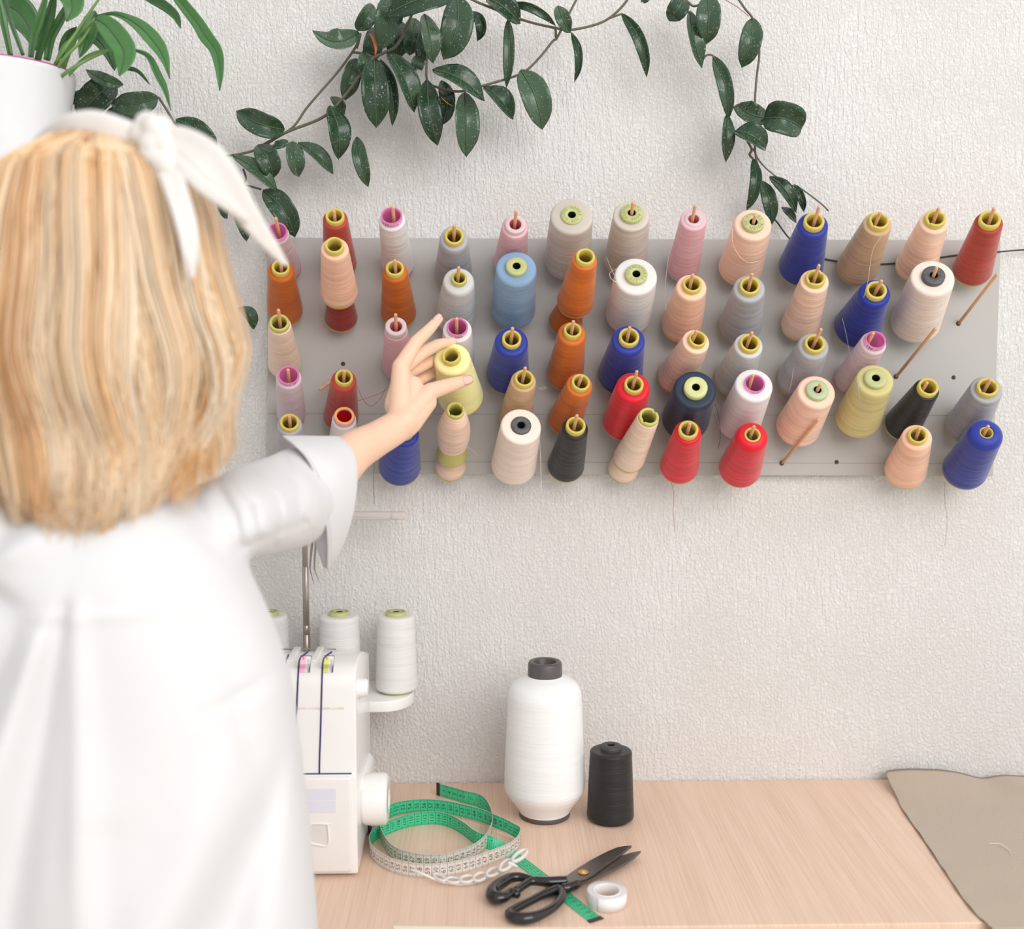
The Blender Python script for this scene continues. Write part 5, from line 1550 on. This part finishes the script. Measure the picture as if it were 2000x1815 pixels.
# turned-back cuff: mouth rim to the right, free edge lying over the sleeve on the left
rim = [(662, 852), (684, 872), (697, 905), (698, 945), (692, 995), (678, 1045), (660, 1085), (641, 1112)]
free = [(549, 851), (572, 868), (598, 895), (618, 935), (628, 975), (636, 1015), (640, 1060), (640, 1112)]
RM = spline([V((x, y, 0)) for x, y in rim], 30); FM = spline([V((x, y, 0)) for x, y in free], 30)
def cuff_y(k, t, front):
    th = math.sin(math.pi * min(1, max(0, k * .96 + .02))) ** .55
    return -.322 - .052 * t + (-.066 - .016 * t if front else .048) * th + (-.006 if front else 0) * math.sin(t * math.pi) + .004 * math.sin(k * 9 + t * 4) * th
def cuff_surface(front):
    vs, fs = [], []
    M = 16
    for i in range(30):
        k = i / 29
        th = math.sin(math.pi * min(1, max(0, k * .96 + .02))) ** .55
        for j in range(M):
            t = j / (M - 1)
            p = RM[i].lerp(FM[i], t)
            y_ = cuff_y(k, t, front)
            vs.append(pk(p.x, p.y, y_))
    for i in range(29):
        for j in range(M - 1):
            q = (i * M + j, i * M + j + 1, (i + 1) * M + j + 1, (i + 1) * M + j)
            fs.append(q if front else tuple(reversed(q)))
    return vs, fs
cuff = modify(pieces(cuff_surface(True), cuff_surface(False)), [('WELD', dict(merge_threshold=.002)), ('SOLIDIFY', dict(thickness=.0016, offset=0)), ('SUBSURF', dict(levels=1))])
flap = [(612, 1046), (640, 1036), (641, 1112), (632, 1108), (622, 1080)]
fl = modify(([pk(x, y, -.325) for x, y in flap], [tuple(range(5))]), [('SOLIDIFY', dict(thickness=.0016))])
collar = modify(([pk(352, 905, -.585), pk(372, 903, -.60), pk(392, 932, -.615), pk(372, 962, -.63), pk(348, 950, -.62)], [(0, 1, 2, 3, 4)]), [('SOLIDIFY', dict(thickness=.003)), ('BEVEL', dict(width=.001, segments=2))])
sh = world_child('shirt', pieces(shirt, fl, collar), SHIRT, person)
world_child('cuff', cuff, SHIRT, sh)
st = []
for off_ in (5, ):
    P = [pk(p.x - 5, p.y, cuff_y(i / 29, .05, True) - .0018) for i, p in enumerate(RM)]
    st.append(tube(P[1:-1], .0004, seg=4))
    P = [pk(p.x + 7, p.y + 1, cuff_y(i / 29, .93, True) - .0018) for i, p in enumerate(FM)]
    st.append(tube(P[1:-1], .0004, seg=4))
world_child('stitching', pieces(*st), plain('stitch_grey', rgb(214, 214, 220), .7), sh)
# trousers and shoes below the frame
tp = [capsule(pel + V((0, 0, .02)), .112, pel + V((0, 0, -.08)), .110)]
for s in (-1, 1):
    hip = pel + V((s * .070, 0, -.06)); kn = V((hip.x + s * .012, YB + .015, .48)); an = V((kn.x, YB - .01, .10))
    tp += [capsule(hip, .088, kn, .074), capsule(kn, .074, an + V((0, 0, .06)), .064)]
world_child('trousers', remesh(pieces(*tp), .01, 4), plain('blue_denim', rgb(92, 112, 140), .8), person)
sp_ = []
for s in (-1, 1):
    an = V((pel.x + s * .09, YB - .01, .09)); 
    world_child('shoe', remesh(pieces(capsule(an + V((0, -.012, -.046)), .044, an + V((0, .125, -.055)), .035), box(an.x - .04, an.x + .04, YB - .065, YB + .15, 0.0, .02)), .006, 4), plain('white_shoe', rgb(230, 228, 224), .5), person)

# ---- hair
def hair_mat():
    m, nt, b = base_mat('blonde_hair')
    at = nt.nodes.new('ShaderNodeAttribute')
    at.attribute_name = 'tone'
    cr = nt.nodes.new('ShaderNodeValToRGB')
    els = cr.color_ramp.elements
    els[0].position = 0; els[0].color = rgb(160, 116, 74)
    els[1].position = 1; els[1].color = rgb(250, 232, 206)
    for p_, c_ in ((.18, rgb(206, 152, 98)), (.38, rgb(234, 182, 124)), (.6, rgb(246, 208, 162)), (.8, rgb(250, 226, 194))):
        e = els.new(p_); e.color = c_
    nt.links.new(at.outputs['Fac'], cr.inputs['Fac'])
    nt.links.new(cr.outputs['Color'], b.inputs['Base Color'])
    b.inputs['Roughness'].default_value = .42
    b.inputs['Specular IOR Level'].default_value = .45
    b.inputs['Sheen Weight'].default_value = .1
    return m
HAIR = hair_mat()
S_ = mpp(at_y(215, 640, -.60))
def zpx(y): return (492 - y) * S_
RXT = [(262, .012), (285, .045), (320, .072), (350, .086), (430, .098), (500, .104), (560, .110), (620, .117), (680, .122), (760, .117), (820, .113), (870, .112), (930, .106), (985, .099), (1040, .094), (1100, .098)]
HO = V((Hc.x - .006, Hc.y - .008, Hc.z))
random.seed(11)
hv, hf, tone = [], [], []
clumps = []
for k in range(230):
    phi = random.uniform(-150, 150)
    end = interp([(-150, 1050), (-58, 1045), (-44, 940), (-25, 950), (0, 975), (30, 968), (52, 935), (72, 915), (95, 905), (150, 880)], phi) + random.gauss(0, 16)
    clumps.append(dict(phi=phi, lay=random.uniform(.74, 1.0), end=end, ph=phi * .022 + random.gauss(0, .6), amp=random.uniform(.008, .020), fr=random.uniform(1.25, 1.7),
                       tone=min(1, max(0, random.gauss(.68, .15))), root=random.uniform(262, 330) if random.random() < .55 else random.uniform(300, 420), dphi=random.uniform(-8, 12), curl=random.uniform(-.040, .012)))
for c in clumps:
    if c['root'] > 330: c['lay'] = min(c['lay'], .86)
RYT = [(560, 0.0), (660, .085), (760, .110), (860, .119), (930, .125), (985, .131), (1040, .136), (1100, .140)]
SEGM = 26
def hair_strand(c, w, r):
    dphi = random.gauss(0, 6.0); dlay = random.gauss(0, .022)
    tn = min(1, max(0, c['tone'] + random.gauss(0, .13)))
    end = c['end'] + random.gauss(0, 14)
    P = []
    for i in range(SEGM):
        t = i / (SEGM - 1)
        y = c['root'] + (end - c['root']) * t
        ph = c['phi'] + c['dphi'] * t + dphi * (1 - .5 * t)
        R = interp(RXT, y) * (c['lay'] + dlay) if y > 330 else interp(RXT, y) * min(1.0, c['lay'] + .12 + dlay)
        g = max(0, t - .30) / .70
        wv = c['amp'] * g * math.sin(6.283 * c['fr'] * t + c['ph'])
        R += wv * .35 + c['curl'] * max(0, t - .82) / .18 * .6
        a = math.radians(ph) + wv / max(R, .03) * .9
        P.append(HO + V((math.sin(a) * R, -math.cos(a) * max(R * 1.04, interp(RYT, y) * (.55 + .45 * c['lay']) + wv * .3), zpx(y))))
    base = len(hv)
    for i, p in enumerate(P):
        t_ = (P[min(i + 1, SEGM - 1)] - P[max(i - 1, 0)])
        rad = V((p.x - HO.x, p.y - HO.y, 0)).normalized()
        s = t_.cross(rad).normalized()
        rr = r * (1 - .75 * max(0, (i / (SEGM - 1) - .6) / .4))
        hv.append(p + s * rr); hv.append(p - s * rr * .6 + rad * rr * .7); hv.append(p - s * rr * .6 - rad * rr * .7)
        k = i / (SEGM - 1)
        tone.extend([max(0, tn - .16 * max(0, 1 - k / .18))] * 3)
    for i in range(SEGM - 1):
        for q in range(3):
            hf.append((base + i * 3 + q, base + i * 3 + (q + 1) % 3, base + (i + 1) * 3 + (q + 1) % 3, base + (i + 1) * 3 + q))
for c in clumps:
    for _ in range(38): hair_strand(c, 0, random.uniform(.0006, .0012))
# under-layer that the strands lie on
ys_ = [262, 275, 290, 310, 340, 380, 430, 500, 560, 620, 680, 740, 800, 850, 880]
base = len(hv)
NA = 60
for y in ys_:
    for i in range(NA):
        a = math.radians(-128 + 256 * i / (NA - 1))
        R = interp(RXT, y) * (.86 if y > 330 else .94) * (1 - .018 * (1 + math.sin(i * 1.9)))
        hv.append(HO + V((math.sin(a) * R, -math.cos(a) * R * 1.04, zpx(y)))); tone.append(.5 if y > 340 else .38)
for j in range(len(ys_) - 1):
    for i in range(NA - 1):
        hf.append((base + j * NA + i, base + (j + 1) * NA + i, base + (j + 1) * NA + i + 1, base + j * NA + i + 1))
inv = person.matrix_basis.inverted()
hm = raw([inv @ v for v in hv], hf)
at_ = hm.attributes.new('tone', 'FLOAT', 'POINT')
at_.data.foreach_set('value', tone)
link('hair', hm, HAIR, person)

# ---- head scarf
SCARF = plain('white_scarf_fabric', rgb(226, 222, 218), .7, vary=.02, scale=120, sheen=.2)
def strip_(pts, widths, thick, n=40, vfold=0.0, nrm=None):
    P = spline(pts, n)
    vs, fs = [], []
    M = 12
    for i, p in enumerate(P):
        t = (P[min(i + 1, n - 1)] - P[max(i - 1, 0)]).normalized()
        nn = V(nrm(p)) if nrm else (CAM - p)
        nn = (nn - t * nn.dot(t)).normalized()
        s = t.cross(nn)
        w = lerp_list(widths, i / (n - 1)) * .5
        th = min(thick, w * .8)
        ring = []
        for j in range(M):
            a = 2 * math.pi * j / M
            ca, sa = math.cos(a), math.sin(a)
            ring.append(p + s * (ca * w) + nn * (sa * th + vfold * w * (abs(ca) - .5)))
        vs += ring
    for i in range(n - 1):
        for j in range(M): fs.append((i * M + j, i * M + (j + 1) % M, (i + 1) * M + (j + 1) % M, (i + 1) * M + j))
    return modify(closed((vs, fs), M), [('SUBSURF', dict(levels=1))])
out_ = lambda p: (p - (Hc + V((0, 0, -.02)))) + V((0, -.03, .01))
band = strip_([pk(40, 380, -.50), pk(58, 320, -.54), pk(96, 276, -.60), pk(140, 255, -.63), pk(185, 250, -.640), pk(235, 258, -.645), pk(285, 274, -.640), pk(345, 330, -.60), pk(385, 400, -.55), pk(405, 480, -.50)], [.018, .020, .022, .030, .032, .026, .018, .022, .024, .02], .008, 50, .1)
knot = remesh(pieces(capsule(pk(290, 246, -.648), .0125, pk(306, 312, -.656), .0125), capsule(pk(314, 250, -.656), .011, pk(296, 282, -.660), .011), capsule(pk(300, 246, -.660), .010, pk(322, 292, -.658), .011), capsule(pk(278, 262, -.650), .011, pk(262, 268, -.640), .010), capsule(pk(292, 300, -.660), .009, pk(326, 326, -.662), .011)), .0016, 2)
t1 = strip_([pk(312, 268, -.645), pk(355, 276, -.655), pk(405, 312, -.66), pk(450, 372, -.655), pk(495, 436, -.645), pk(535, 488, -.635), pk(560, 518, -.63)], [.016, .026, .034, .031, .020, .012, .004], .005, 50, .3)
t1b = strip_([pk(318, 285, -.655), pk(360, 330, -.668), pk(400, 368, -.672), pk(445, 400, -.664), pk(485, 432, -.652)], [.008, .013, .013, .012, .006], .004, 40, .2)
t2 = strip_([pk(310, 302, -.655), pk(332, 340, -.668), pk(350, 390, -.684), pk(364, 440, -.694), pk(371, 490, -.698), pk(376, 545, -.698)], [.016, .021, .020, .019, .015, .004], .004, 50, .3)
world_child('head_scarf', pieces(band, knot, t1, t1b, t2), SCARF, person)
